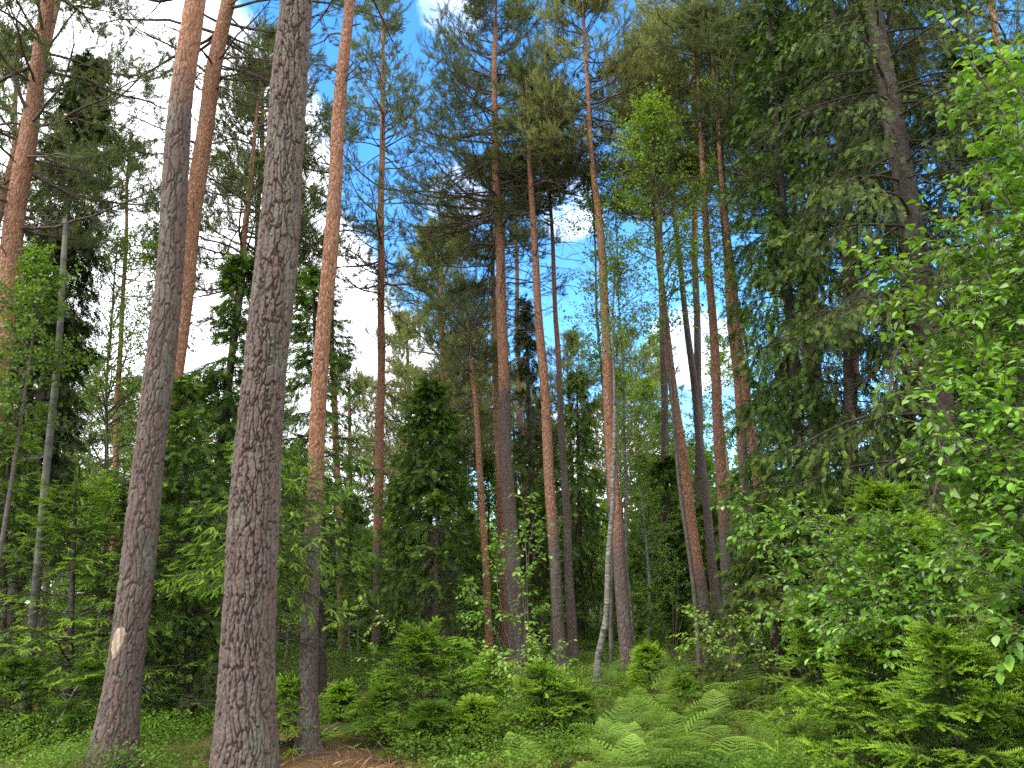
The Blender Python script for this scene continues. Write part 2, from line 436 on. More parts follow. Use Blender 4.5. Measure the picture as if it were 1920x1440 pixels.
class Trunk:
    """a trunk through points seen in the photograph: pts = [(px, py, width px)...] from top to bottom, D metres away"""
    def __init__(s, pts, D, H, base_z=None, lean=None):
        P = [at(a, b, D) for a, b, w in pts]; r = [w / 2 * depth(p) / FPX for p, (a, b, w) in zip(P, pts)]
        P, r = P[::-1], r[::-1]
        P, r = [np.array(p) for p in P], list(r)
        d = P[1] - P[0] if len(P) > 1 else UP
        d = (P[min(2, len(P) - 1)] - P[0]); d = d / d[2]
        g0 = float(gz(P[0][0], P[0][1]))
        if P[0][2] > g0 - .05:
            b = P[0] + d * (g0 - .1 - P[0][2]); g0 = float(gz(b[0], b[1])); b = P[0] + d * (g0 - .12 - P[0][2])
            gr = (r[0] - r[1]) / max(P[1][2] - P[0][2], .1)
            P.insert(0, b); r.insert(0, r[0] + np.clip(gr, 0, .02) * (P[1][2] - b[2]))
        else:
            # last seen point is below ground: clip
            b = P[0] + d * (g0 - .12 - P[0][2]); P[0] = b
        d = P[-1] - P[-2]; d = d / d[2]
        if H > P[-1][2]:
            d = d * np.array([.7, 1, 1])
            t = P[-1] + d * (H - P[-1][2]); P.append(t); r.append(.015)
        s.P = np.array(P); s.r = np.array(r); s.z = s.P[:, 2]; s.base = s.P[0].copy(); s.base[2] = g0; s.H = H
    def at(s, z):
        z = np.asarray(z, float)
        return np.stack([np.interp(z, s.z, s.P[:, 0]), np.interp(z, s.z, s.P[:, 1]), z], -1)
    def rad(s, z): return np.interp(z, s.z, s.r)
    def mesh(s, g, S=14, dz=.12, amp=0, seed=0, zo=None, flare=1.35, sway=.02, zfine=None):
        """zo = (z where grey turns to orange, width of the change)"""
        z = np.arange(s.z[0], s.z[-1], dz)
        if zfine is not None: z = np.concatenate([np.arange(s.z[0], zfine, dz), np.arange(zfine, s.z[-1], .15)])
        z = np.append(z, s.z[-1])
        P = s.at(z); rng = np.random.default_rng(seed)
        k = np.array([1., 2, 3, 2, 1]) / 9
        ph = rng.uniform(0, 6, 4)
        P[:, 0] += sway * (np.sin(z * .7 + ph[0]) + .5 * np.sin(z * 1.9 + ph[1])) - sway * np.sin(z[0] * .7 + ph[0])
        P[:, 1] += sway * np.sin(z * .6 + ph[2])
        r = s.rad(z); zb = z - s.base[2]
        r = r * (1 + (flare - 1) * np.exp(-np.clip(zb, 0, 9) / .28)) * (1 + .025 * np.sin(z * 3.1 + ph[3]))
        a = np.arange(S) * 2 * np.pi / S
        A = np.broadcast_to(a, (len(z), S)); rr = np.broadcast_to(r[:, None], (len(z), S)).copy()
        lob = 1 + .05 * np.cos(3 * A + ph[0]) * np.exp(-np.clip(zb, 0, 9)[:, None] / 1.2) + .02 * np.cos(2 * A + ph[1])
        root = np.maximum(0, np.cos(4 * A + ph[2])) * .22 * np.exp(-np.clip(zb, 0, 9)[:, None] / .16)
        rr *= lob + root
        t = np.zeros((len(z), S)) if zo is None else np.broadcast_to(np.clip((z - zo[0]) / zo[1] + .5, 0, 1)[:, None], (len(z), S))
        if amp:
            q = np.stack([rr * np.cos(A), rr * np.sin(A), np.broadcast_to(z[:, None], A.shape)], -1)
            wz = q * np.array([8, 8, 4.]); q2 = q + .03 * (np.stack([vnoise(wz, 5 + seed), vnoise(wz, 6 + seed), vnoise(wz, 7 + seed)], -1) - .5) * 2
            w2 = q * np.array([45, 45, 28.]); q2 = q2 + .009 * (np.stack([vnoise(w2, 15 + seed), vnoise(w2, 16 + seed), vnoise(w2, 17 + seed)], -1) - .5) * 2
            f1, f2, hh = voro(q2 * np.array([22, 22, 3.9]), seed + 11)
            e = np.clip((f2 - f1) / .17, 0, 1); e = 1 - (1 - e) ** 1.6
            g1, g2, gh = voro(q2 * np.array([40, 40, 26.]), seed + 31)
            e2 = np.clip((g2 - g1) / .35, 0, 1)
            fin = vnoise(q * np.array([90, 90, 60.]), seed + 3) - .5
            fl = (1 - t * .75)
            rr = rr + amp * fl * ((e - 1) * 1.4 + hh * .28 + (e2 - 1) * .14 + gh * .22 + fin * .28)
        V = np.stack([P[:, None, 0] + rr * np.cos(A), P[:, None, 1] + rr * np.sin(A), np.broadcast_to(z[:, None], A.shape)], -1)
        K = len(z); kk = np.arange(K - 1)[:, None]; j = np.arange(S)[None]; j2 = (j + 1) % S
        g.add(V.reshape(-1, 3), np.stack([kk * S + j, kk * S + j2, (kk + 1) * S + j2, (kk + 1) * S + j], -1).reshape(-1, 4), t.ravel())

# ------------------------------------------------------------------ foliage builders
def tuft_add(g, rng, P, T, tmpl, sc, tlo, thi, up=.4):
    T = nrm(T + rng.normal(0, .25, T.shape) + UP * up)
    upv = nrm(rng.normal(0, 1, T.shape) + 1e-3)
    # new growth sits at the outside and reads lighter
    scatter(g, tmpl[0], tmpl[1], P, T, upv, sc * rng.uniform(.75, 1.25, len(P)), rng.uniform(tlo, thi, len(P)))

def pine_limbs(gw, gl, tr, z0, z1, spread, nb, seed, M2=9, M3=5, tmpl=PINE_T, sc=1.0, low=.6, tl=(0, .8), dead=None, flat=0.0, wt=.25, az=None, scraggly=1.0, thick=1.0, open_side=0.0):
    rng = np.random.default_rng(seed); spread = spread * 1.33; nb = int(nb * 1.3); sc = sc * 1.14
    if nb:
        f = np.sort(rng.uniform(0, 1, nb) ** .95); f[-3:] = .97
        z = z0 + (z1 - z0) * f
        prof = (low + (1 - low) * np.clip(f * 2.8, 0, 1)) * (1 - f) ** .62 + .10
        Ln = spread * prof * rng.uniform(.6, 1.18, nb)
        a = rng.uniform(0, 2 * np.pi, nb) if az is None else rng.uniform(az[0], az[1], nb)
        # limbs on the camera side are swung aside so the trunk shows
        south = np.abs((a - 1.5 * np.pi + np.pi) % (2 * np.pi) - np.pi) < R(58)
        a = np.where(south & (rng.random(nb) < open_side), a + np.where(rng.random(nb) < .5, R(95), -R(95)), a)
        el = R(2) + R(42) * f ** 1.6 + rng.normal(0, R(12), nb) - flat
        d = np.stack([np.cos(a) * np.cos(el), np.sin(a) * np.cos(el), np.sin(el)], -1)
        B = grow(rng, tr.at(z), d, Ln, 9, np.array([0, 0, .35]), .42 * scraggly)
        r0 = np.minimum((.006 + .0095 * Ln) * thick, tr.rad(z) * .6 + .004)
        tubes(gw, B, taper(r0, 9, .25), 6, wt)
        t = np.clip(np.linspace(.26, .98, M2)[None] + rng.uniform(-.05, .05, (nb, M2)), .1, 1)
        p, T = samp(B, t); n2 = len(p)
        sgn = np.where(np.arange(n2) % 2, 1, -1)[:, None]
        side = nrm(np.cross(T, UP)) * sgn
        d2 = nrm(T * .75 + side * rng.uniform(.5, 1.0, (n2, 1)) + UP * rng.uniform(-.15, .45, (n2, 1)) + rng.normal(0, .15, T.shape))
        L2 = (np.repeat(Ln, M2) * .42 * (1.15 - t.ravel()) + .16) * rng.uniform(.6, 1.2, n2)
        S2 = grow(rng, p, d2, L2, 5, np.array([0, 0, .3]), .4)
        tubes(gw, S2, taper(.0035 + .006 * L2, 5, .4), 4, wt)
        t3 = np.clip(np.linspace(.3, 1, M3)[None] + rng.uniform(-.08, .08, (n2, M3)), .1, 1)
        p3, T3 = samp(S2, t3); n3 = len(p3)
        d3 = nrm(T3 + rng.normal(0, .6, T3.shape) + UP * .3)
        S3 = grow(rng, p3, d3, rng.uniform(.10, .26, n3), 3, np.array([0, 0, .2]), .2)
        tubes(gw, S3, np.tile([[.003, .0025, .002]], (n3, 1)), 3, wt)
        gone = rng.random(n3) < .06
        for tt in (.3, .68, 1.0):
            q, Tq = samp(S3, np.full((n3, 1), tt)); q, Tq = q[~gone], Tq[~gone]
            tuft_add(gl, rng, q, Tq, tmpl, sc, tl[0], tl[1])
    if dead:
        zd0, zd1, nd, Ld = dead
        z = rng.uniform(zd0, zd1, nd) ; a = rng.uniform(0, 2 * np.pi, nd); el = rng.normal(R(6), R(16), nd)
        d = np.stack([np.cos(a) * np.cos(el), np.sin(a) * np.cos(el), np.sin(el)], -1)
        f = (z - zd0) / max(zd1 - zd0, .1)
        Ln = Ld * (.25 + .75 * f) * rng.uniform(.35, 1.2, nd)
        B = grow(rng, tr.at(z), d, Ln, 8, np.array([0, 0, -.25]), .45)
        tubes(gw, B, taper(.006 + .008 * Ln, 8, .25), 5, 0.0)
        p, T = samp(B, rng.uniform(.25, .97, (nd, 6))); n2 = len(p)
        d2 = nrm(T + rng.normal(0, .55, T.shape)); L2 = np.repeat(Ln, 6) * rng.uniform(.12, .42, n2)
        S2 = grow(rng, p, d2, L2, 5, np.array([0, 0, -.2]), .5)
        tubes(gw, S2, taper(.003 + .004 * L2, 5, .4), 4, 0.0)
        p, T = samp(S2, rng.uniform(.3, .95, (n2, 3))); n3 = len(p)
        S3 = grow(rng, p, nrm(T + rng.normal(0, .6, T.shape)), np.repeat(L2, 3) * rng.uniform(.2, .5, n3), 3, np.array([0, 0, -.1]), .3)
        tubes(gw, S3, np.tile([[.003, .0024, .0016]], (n3, 1)), 3, 0.0)

def stubs(g, tr, z0, z1, n, seed, Lm=.12):
    rng = np.random.default_rng(seed)
    z = rng.uniform(z0, z1, n); a = rng.uniform(0, 2 * np.pi, n)
    d = np.stack([np.cos(a), np.sin(a), rng.uniform(-.2, .6, n)], -1)
    Ln = rng.uniform(.3, 1.3, n) * Lm + tr.rad(z)
    tubes(g, grow(rng, tr.at(z), d, Ln, 4, np.array([0, 0, .2]), .3), taper(rng.uniform(.008, .016, n), 4, .5), 6, 0.0)

def spruce_limbs(gw, gl, tr, z0, z1, Rmax, nb, seed, droop=.5, curtain=.5, M2=14, near=False, tl=(0, .7), tip=(.7, 1.0), bare=0.0, young=False, sc=None, az=None, prof_p=.75, twig2=True):
    rng = np.random.default_rng(seed)
    if sc is None: sc = 1.0 if near else float(np.clip(np.hypot(*(tr.base[:2])) / 17, .62, 1.1))
    if not near and not young: M2 = int(M2 * 1.25)
    f = np.sort(rng.uniform(0, 1, nb)) if not young else np.repeat(np.linspace(0.0, .86, max(nb // 7, 4)) ** .9, 7) + rng.normal(0, .008, max(nb // 7, 4) * 7)
    if young: f = f[rng.random(len(f)) > .22]
    nb = len(f); f = np.clip(f, 0, .99)
    z = z0 + (z1 - z0) * f
    Ln = (Rmax * (1 - f) ** prof_p + .06 * Rmax) * rng.uniform(.72 if not young else .5, 1.15, nb)
    a = (np.arange(nb) * 2.399 + rng.normal(0, .35, nb)) if az is None else rng.uniform(az[0], az[1], nb)
    el = (R(10) + R(40) * f ** 1.5 if young else R(-2) * (1 - f) + R(35) * f ** 2) + rng.normal(0, R(8), nb)
    d = np.stack([np.cos(a) * np.cos(el), np.sin(a) * np.cos(el), np.sin(el)], -1)
    bend = lambda t: np.array([0, 0, -1.5 * droop if t < .6 else 1.3 * droop])
    B = grow(rng, tr.at(z), d, Ln, 9, bend, .18)
    tubes(gw, B, taper(np.minimum(.004 + .009 * Ln, tr.rad(z) * .7 + .003), 9, .2), 5, 0.0)
    lo = .12 + bare
    t = np.clip(np.linspace(lo, .99, M2)[None] + rng.uniform(-.03, .03, (nb, M2)), .05, 1)
    p, T = samp(B, t); n2 = len(p); tt = t.ravel()
    sgn = np.where(np.arange(n2) % 2, 1, -1)[:, None]
    side = nrm(np.cross(T, UP)) * sgn
    dn = curtain * rng.uniform(.3, 1.4, (n2, 1)) * (1.1 - tt[:, None])
    d2 = nrm(T * .55 + side * rng.uniform(.45, 1.0, (n2, 1)) * (1 - .5 * curtain) - UP * dn * 1.6 + rng.normal(0, .1, T.shape))
    L2 = (np.repeat(Ln, M2) * .40 * (1.08 - tt) + (.06 if young else .14)) * rng.uniform(.65, 1.2, n2)
    if curtain > .3: L2 = np.clip(L2, .12, .75)
    S2 = grow(rng, p, d2, L2, 5, np.array([0, 0, -.7 * curtain + (.15 if young else 0)]), .16)
    tubes(gw, S2, taper(.002 + .004 * L2, 5, .4), 3, 0.0)
    tmpl = SHOOT if near else SPRAY
    ext = .083 if near else .16
    # shoots all along the side twigs
    M3 = int(np.clip(np.mean(L2) / (ext * sc * (.62 if near else .55)), 2, 11))
    t3 = np.clip(np.linspace(.08, .92, M3)[None] + rng.uniform(-.06, .06, (n2, M3)), 0, 1)
    p3, T3 = samp(S2, t3)
    upn = nrm(np.array([0, 0, 1.]) + rng.normal(0, .35, T3.shape)) if curtain < .4 else nrm(rng.normal(0, 1, T3.shape))
    s3 = np.where(np.arange(len(p3)) % 2, 1, -1)[:, None] * nrm(np.cross(T3, upn))
    if near:
        dsh = nrm(T3 * .8 + s3 * .75 + rng.normal(0, .12, T3.shape) - UP * .25 * curtain)
        scatter(gl, tmpl[0], tmpl[1], p3, dsh, upn, sc * rng.uniform(.7, 1.15, len(p3)), rng.uniform(tl[0], tl[1], len(p3)) * (1 - .5 * (rng.random(len(p3)) < .5)))
        p4, T4 = samp(S2, np.full((n2, 1), .9))
        for sg, off in ((0, 0), (.8, .0), (-.8, .0)):
            up4 = nrm(UP + rng.normal(0, .25, T4.shape)); sd4 = nrm(np.cross(T4, up4))
            scatter(gl, tmpl[0], tmpl[1], p4, nrm(T4 + sd4 * sg + rng.normal(0, .1, T4.shape) - UP * .12), up4, sc * rng.uniform(1.0, 1.45, n2), rng.uniform(tip[0], tip[1], n2))
        # shoots on the branch itself
        t5 = np.tile(np.linspace(.1 + bare, .97, M2)[None], (nb, 1)); p5, T5 = samp(B, t5)
        scatter(gl, tmpl[0], tmpl[1], p5, nrm(T5 + UP * .25 + rng.normal(0, .2, T5.shape)), nrm(UP + rng.normal(0, .3, T5.shape)), sc, rng.uniform(tl[0], tl[1], len(p5)))
        p6, T6 = samp(B, np.full((nb, 1), .97))
        for sg in (0, .7, -.7):
            sd6 = nrm(np.cross(T6, UP))
            scatter(gl, tmpl[0], tmpl[1], p6, nrm(T6 + sd6 * sg + UP * .1), np.tile(UP, (nb, 1)), sc * 1.35, rng.uniform(tip[0], tip[1], nb))
    else:
        dsh = nrm(T3 + s3 * .35 + rng.normal(0, .18, T3.shape) - UP * .3 * curtain)
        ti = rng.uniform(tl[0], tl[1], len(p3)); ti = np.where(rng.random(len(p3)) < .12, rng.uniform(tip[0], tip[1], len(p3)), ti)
        scatter(gl, tmpl[0], tmpl[1], p3, dsh, upn, sc * rng.uniform(.75, 1.2, len(p3)), ti)
        p4, T4 = samp(B, np.tile(np.linspace(.25 + bare, .98, 8)[None], (nb, 1)))
        scatter(gl, tmpl[0], tmpl[1], p4, nrm(T4 + rng.normal(0, .25, T4.shape)), nrm(UP + rng.normal(0, .3, T4.shape)), sc, rng.uniform(tl[0], tl[1], len(p4)))
    if young or z1 - z0 > 1:      # leader
        top = tr.at(np.array([z1])); K = 14 if near else 4
        pts = top + UP * np.linspace(-(.13 * (z1 - z0) if young else .25) * sc, .02, K)[:, None]
        for k in range(3):
            scatter(gl, tmpl[0], tmpl[1], pts, np.tile(UP, (K, 1)) + rng.normal(0, .45, (K, 3)), rng.normal(0, 1, (K, 3)), .8 * sc, tip[0])

def dead_twigs(gw, tr, z0, z1, n, Lm, seed, tint=0.0, droop=-.2, M=7):
    rng = np.random.default_rng(seed)
    z = rng.uniform(z0, z1, n); a = rng.uniform(0, 2 * np.pi, n)
    d = np.stack([np.cos(a), np.sin(a), rng.uniform(-.4, .3, n)], -1)
    Ln = Lm * rng.uniform(.4, 1.1, n)
    B = grow(rng, tr.at(z), d, Ln, 7, np.array([0, 0, droop]), .3); tubes(gw, B, taper(.004 + .005 * Ln, 7, .25), 4, tint)
    p, T = samp(B, rng.uniform(.2, .97, (n, M))); k = len(p); L2 = np.repeat(Ln, M) * rng.uniform(.15, .45, k)
    S2 = grow(rng, p, nrm(T + rng.normal(0, .6, T.shape)), L2, 4, np.array([0, 0, droop]), .3); tubes(gw, S2, taper(.0025 + .003 * L2, 4, .4), 3, tint)
    p, T = samp(S2, rng.uniform(.2, .97, (k, 3))); k = len(p)
    tubes(gw, grow(rng, p, nrm(T + rng.normal(0, .6, T.shape)), rng.uniform(.05, .16, k), 3, np.array([0, 0, -.1]), .2), np.tile([[.0022, .0018, .0012]], (k, 1)), 3, tint)

def leaves_on(g, rng, P, T, size, tl, tmpl, droop=.3, up=.9):
    n = len(P)
    d = nrm(T * .6 + rng.normal(0, .7, T.shape) - UP * droop)
    upv = nrm(UP * up + rng.normal(0, .5, T.shape))
    scatter(g, tmpl[0], tmpl[1], P, d, upv, size * rng.uniform(.7, 1.2, n), rng.uniform(tl[0], tl[1], n))

def birch_limbs(gw, gl, tr, z0, z1, Rmax, nb, seed, leaf=.05, M2=9, M3=12, tl=(0, 1), hang=.5, low=.5):
    rng = np.random.default_rng(seed)
    f = np.sort(rng.uniform(0, 1, nb)); z = z0 + (z1 - z0) * f
    Ln = Rmax * ((low + (1 - low) * np.clip(f * 3, 0, 1)) * (1 - f) ** .6 + .12) * rng.uniform(.6, 1.2, nb)
    a = rng.uniform(0, 2 * np.pi, nb); el = R(25) + R(35) * f + rng.normal(0, R(10), nb)
    d = np.stack([np.cos(a) * np.cos(el), np.sin(a) * np.cos(el), np.sin(el)], -1)
    B = grow(rng, tr.at(z), d, Ln, 8, np.array([0, 0, -.5 * hang]), .3)
    tubes(gw, B, taper(np.minimum(.005 + .007 * Ln, tr.rad(z) * .7 + .002), 8, .2), 5, 0.0)
    p, T = samp(B, np.clip(np.linspace(.2, .98, M2)[None] + rng.uniform(-.05, .05, (nb, M2)), 0, 1)); n2 = len(p)
    d2 = nrm(T + rng.normal(0, .65, T.shape) - UP * .25 * hang); L2 = (np.repeat(Ln, M2) * .3 + .15) * rng.uniform(.5, 1.3, n2)
    S2 = grow(rng, p, d2, L2, 5, np.array([0, 0, -.9 * hang]), .35)
    tubes(gw, S2, taper(.002 + .002 * L2, 5, .4), 3, 0.0)
    p3, T3 = samp(S2, rng.uniform(.1, 1, (n2, M3)))
    p3 = p3 + rng.normal(0, .035, p3.shape)
    leaves_on(gl, rng, p3, T3, leaf, tl, BIRCH_LEAF)

# ------------------------------------------------------------------ things
LAB = set()
def thing(name, label, cat, loc, group=None):
    o = bpy.data.objects.new(name, None); C.objects.link(o); o.location = tuple(loc); o.empty_display_size = .3
    o["label"] = label; o["category"] = cat
    if group: o["group"] = group
    return o
def tagm(o, label, cat, group=None, kind=None):
    o["label"] = label; 
    if cat: o["category"] = cat
    if group: o["group"] = group
    if kind: o["kind"] = kind
    return o
def zof(py, D, px=900): return float(at(px, py, D)[2])

def pine(label, pts, D, H, crown=None, yo=None, seed=1, dead=None, S=14, dz=.12, amp=0, mat=None, nst=0, zfine=None, group=None, **kw):
    tr = Trunk(pts, D, H); t = thing("pine_tree", label, "pine tree", tr.base, group)
    gw, gl = G(), G()
    zo = None if yo is None else ((zof(yo, D), 2.2) if yo > -5000 else (-5, 1))
    tr.mesh(gw, S=S, dz=dz, amp=amp, seed=seed, zo=zo, zfine=zfine)
    if nst: stubs(gw, tr, 2.0, min(H, 12), nst, seed + 5)
    if crown or dead:
        z0, z1, spread, nb = crown or (0, 0, 0, 0)
        pine_limbs(gw, gl, tr, z0, z1, spread, nb, seed, dead=dead, **kw)
    gw.build("trunk", M_BNEAR if amp > .01 else M_BPINE, t, smooth=True)
    if gl.v: gl.build("crown", mat or M_PINE, t)
    return t, tr

def spruce(label, pts, D, H, z0, Rmax, nb, seed, mat=None, deadn=0, group=None, name="spruce_tree", dz=.15, S=10, deadz=None, **kw):
    tr = Trunk(pts, D, H); t = thing(name, label, "spruce tree", tr.base, group)
    gw, gl = G(), G()
    tr.mesh(gw, S=S, dz=dz, seed=seed, flare=1.25, sway=.01)
    spruce_limbs(gw, gl, tr, z0, H - .02, Rmax, nb, seed, **kw)
    if deadn: dead_twigs(gw, tr, deadz[0] if deadz else .5, deadz[1] if deadz else max(z0 + 1, 2.5), deadn, Rmax * .8, seed + 3)
    gw.build("trunk", M_BSPR, t, smooth=True); gl.build("crown", mat or M_SPRUCE, t)
    return t, tr

def birch(label, pts, D, H, z0, Rmax, nb, seed, leaf=.05, group=None, bark=None, S=10, dz=.15, tl=(0, 1), mat=None, **kw):
    tr = Trunk(pts, D, H); t = thing("birch_tree", label, "birch tree", tr.base, group)
    gw, gl = G(), G(); tr.mesh(gw, S=S, dz=dz, seed=seed, flare=1.2, sway=.035)
    if nb: birch_limbs(gw, gl, tr, z0, H, Rmax, nb, seed, leaf=leaf, tl=tl, **kw)
    gw.build("trunk", bark or M_BBIR, t, smooth=True)
    if gl.v: gl.build("crown", mat or M_BIRCH, t)
    return t, tr

ORG = -9999
# ---- the pines, from left to right
pine("stout reddish pine at the left edge with orange bark and stubs of broken twigs", [(92, 0, 22), (60, 200, 28), (30, 400, 35), (5, 650, 40)], 10.5, 18, (6.8, 17, 2.2, 46), ORG, 11, dead=(4.5, 9.5, 14, 1.6), S=20, dz=.06, nst=16, scraggly=1.2)
pine("thinner reddish pine leaning behind the stout one at the left edge", [(62, 190, 17), (25, 310, 20), (-30, 470, 23)], 15, 20, (10, 19, 2.2, 30), ORG, 12, dead=(7, 11, 12, 1.6), tmpl=PINE_FAR)
t4, tr4 = pine("grey-brown pine leaning right with a pale bark wound near its foot", [(366, 0, 34), (340, 170, 40), (312, 480, 45), (277, 830, 52), (246, 1130, 58), (228, 1290, 64), (211, 1430, 74)], 7.15, 17, (12.5, 17, 2.2, 22), 130, 13, S=190, dz=.010, zfine=8.6, amp=.018, dead=(10, 13, 8, 1.6), M2=6, M3=4)
pine("yellow-orange pine rising close behind the trunk with the bark wound", [(425, 0, 25), (400, 130, 28), (376, 300, 31), (356, 450, 31), (332, 640, 31), (300, 860, 32), (268, 1100, 33)], 11.8, 18, (10.6, 18, 2.6, 40), ORG if False else 760, 14, dead=(5.4, 12.5, 46, 2.6), S=24, dz=.05, nst=20)
pine("thickest trunk of the wood, grey deeply furrowed pine in front", [(552, 0, 56), (536, 200, 62), (519, 400, 69), (502, 600, 73), (487, 800, 79), (473, 1000, 88), (463, 1200, 95), (461, 1330, 100), (460, 1430, 108)], 6.45, 18, (13, 18, 2.4, 22), None, 15, S=280, dz=.0085, zfine=7.9, amp=.027, dead=(10, 14, 10, 1.8), M2=6, M3=4)
pine("slim pine just right of the thickest trunk, orange above and brown below", [(656, 0, 20), (640, 150, 23), (621, 400, 27), (607, 600, 29), (595, 800, 30), (588, 1000, 32), (583, 1200, 33), (578, 1390, 37)], 8.55, 17, (10.2, 17, 2.9, 34), 900, 16, S=72, dz=.014, zfine=10, amp=.0095, dead=(8.0, 11, 12, 2.4), nst=10)
pine("thin orange pine seen behind the slim one right of the thickest trunk", [(622, 640, 10), (627, 800, 12), (632, 950, 12)], 20, 16, (11, 16, 1.8, 16), 1300, 17, tmpl=PINE_FAR, M3=4)
pine("reddish pine between the two left trunks, half hidden by spruce boughs", [(470, 350, 10), (450, 520, 12), (430, 720, 14), (413, 860, 15)], 16.5, 15.5, (8.6, 15.5, 2.3, 44), 1300, 18, dead=(6, 9, 14, 1.6), tmpl=PINE_FAR, sc=.95)
pine("tall straight orange pine standing alone against the white cloud", [(718, 120, 8), (717, 300, 11), (715, 600, 14), (712, 900, 17), (710, 1100, 18), (708, 1180, 19)], 20, zof(-30, 20), (zof(560, 20), zof(-30, 20), 2.0, 60), 1000, 19, dead=(zof(860, 20), zof(420, 20), 44, 1.9), M2=7, M3=4, tmpl=PINE_FAR, sc=.85, low=.75)
pine("tall central pine with a dense dark crown and many bare side branches", [(930, 60, 9), (930, 200, 12), (933, 350, 15), (942, 600, 20), (952, 850, 24), (963, 1050, 27), (970, 1230, 31)], 16, zof(-20, 16), (zof(440, 16), zof(-20, 16), 2.25, 85), 720, 20, dead=(zof(900, 16), zof(380, 16), 62, 2.2), S=18, dz=.08, low=.85, tl=(0, .75), nst=10, open_side=.9)
pine("orange-stemmed pine directly right of the tall central pine", [(990, 270, 7), (995, 340, 10), (1005, 520, 14), (1018, 740, 18), (1030, 950, 20), (1045, 1150, 22), (1055, 1262, 25)], 15, zof(150, 15), (zof(400, 15), zof(150, 15), 1.3, 28), 980, 21, dead=(zof(800, 15), zof(380, 15), 26, 1.3), S=18, dz=.08, nst=10, open_side=.9)
pine("very thin brown pine third stem right of the centre", [(1030, 280, 5), (1042, 600, 9), (1055, 800, 12), (1067, 1000, 15), (1075, 1240, 19)], 17, zof(200, 17), (zof(420, 17), zof(200, 17), 1.1, 22), 700, 22, dead=(zof(800, 17), zof(350, 17), 26, 1.2))
pine("slim red pine stem in the gap between the central pine and its right neighbour", [(966, 420, 7), (970, 600, 8), (976, 800, 9), (985, 1000, 11)], 24, zof(330, 24), (zof(480, 24), zof(330, 24), 1.4, 18), 1300, 23, dead=(zof(700, 24), zof(450, 24), 14, 1.2), tmpl=PINE_FAR)
pine("orange pine with a birch trunk leaning across its foot", [(1097, 30, 6), (1106, 200, 9), (1113, 320, 11), (1130, 480, 15), (1141, 700, 19), (1155, 930, 22), (1168, 1110, 25), (1179, 1270, 29)], 14.6, zof(-20, 14.6), (zof(330, 14.6), zof(-20, 14.6), 1.65, 46), 1000, 24, dead=(zof(600, 14.6), zof(250, 14.6), 22, 1.5), S=20, dz=.07, mat=M_PINE_SUNLIT, tl=(.1, 1), nst=8, open_side=.9)
pine("slender orange pine with bare lower stem, left one of the right-hand stand", [(1225, 380, 7), (1232, 450, 9), (1250, 620, 14), (1275, 800, 17), (1300, 990, 19), (1325, 1170, 20), (1335, 1240, 22)], 16.4, zof(120, 16.4), (zof(420, 16.4), zof(120, 16.4), 1.7, 40), 1080, 25, dead=(zof(760, 16.4), zof(380, 16.4), 20, 1.6), mat=M_PINE_SUNLIT, tl=(0, .9))
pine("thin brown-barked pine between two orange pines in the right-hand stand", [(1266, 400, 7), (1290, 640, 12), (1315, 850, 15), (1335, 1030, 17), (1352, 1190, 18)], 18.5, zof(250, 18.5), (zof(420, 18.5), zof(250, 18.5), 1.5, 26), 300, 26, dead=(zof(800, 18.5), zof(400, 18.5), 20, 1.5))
pine("orange pine turning grey near the ground beside the dark spruces", [(1303, 90, 5), (1315, 260, 9), (1325, 450, 13), (1335, 640, 16), (1345, 820, 20), (1355, 970, 21), (1370, 1130, 23), (1378, 1210, 24)], 14.2, zof(-60, 14.2), (zof(200, 14.2), zof(-60, 14.2), 1.5, 32), 960, 27, dead=(zof(640, 14.2), zof(200, 14.2), 20, 1.5), S=18, dz=.08, mat=M_PINE_SUNLIT, tl=(.0, .9), nst=8, open_side=.9)
pine("bright orange pine closest to the dark spruce boughs", [(1348, 280, 8), (1365, 470, 12), (1385, 640, 15), (1400, 790, 17), (1420, 920, 17), (1435, 1060, 17)], 13.6, zof(60, 13.6), (zof(280, 13.6), zof(60, 13.6), 1.2, 24), 1300, 28, dead=(zof(700, 13.6), zof(300, 13.6), 16, 1.4), S=16, dz=.08, nst=10)
pine("red pine pressed against the back of a bright orange one", [(1355, 420, 8), (1372, 600, 13), (1385, 720, 15), (1393, 860, 16), (1402, 1050, 17)], 15.8, zof(200, 15.8), (zof(360, 15.8), zof(200, 15.8), 1.3, 20), 880, 29, dead=(zof(720, 15.8), zof(350, 15.8), 14, 1.2))
pine("orange pine glimpsed in patches through drooping spruce boughs", [(1545, 120, 12), (1580, 300, 15), (1600, 480, 17), (1606, 640, 18), (1602, 820, 19)], 12.0, 14.5, (9.0, 14.5, 2.2, 44), 1200, 30, dead=(5, 9, 18, 2.0), S=16)
pine("orange pine stem broken up by dark boughs left of another such pine", [(1482, 330, 12), (1495, 430, 14), (1512, 600, 15), (1520, 800, 16)], 14.0, 13, (8.4, 13, 2.0, 34), 1200, 31, dead=(5, 8, 14, 1.8), S=14)
pine("brown pine near the right edge above the broad-leaved branches", [(1862, 20, 12), (1885, 180, 16), (1903, 330, 18), (1925, 560, 20)], 11.0, 15, (7.8, 15, 2.4, 40), 700, 32, dead=(5, 8, 16, 2.2), S=14)
pine("thin pale orange pine left of the central trunk, low twigs all dead", [(880, 640, 5), (890, 740, 9), (903, 900, 12), (912, 1050, 14), (918, 1180, 15)], 17.5, zof(560, 17.5), (zof(700, 17.5), zof(560, 17.5), 1.2, 18), 1250, 33, dead=(zof(1000, 17.5), zof(640, 17.5), 22, 1.0), M3=4)
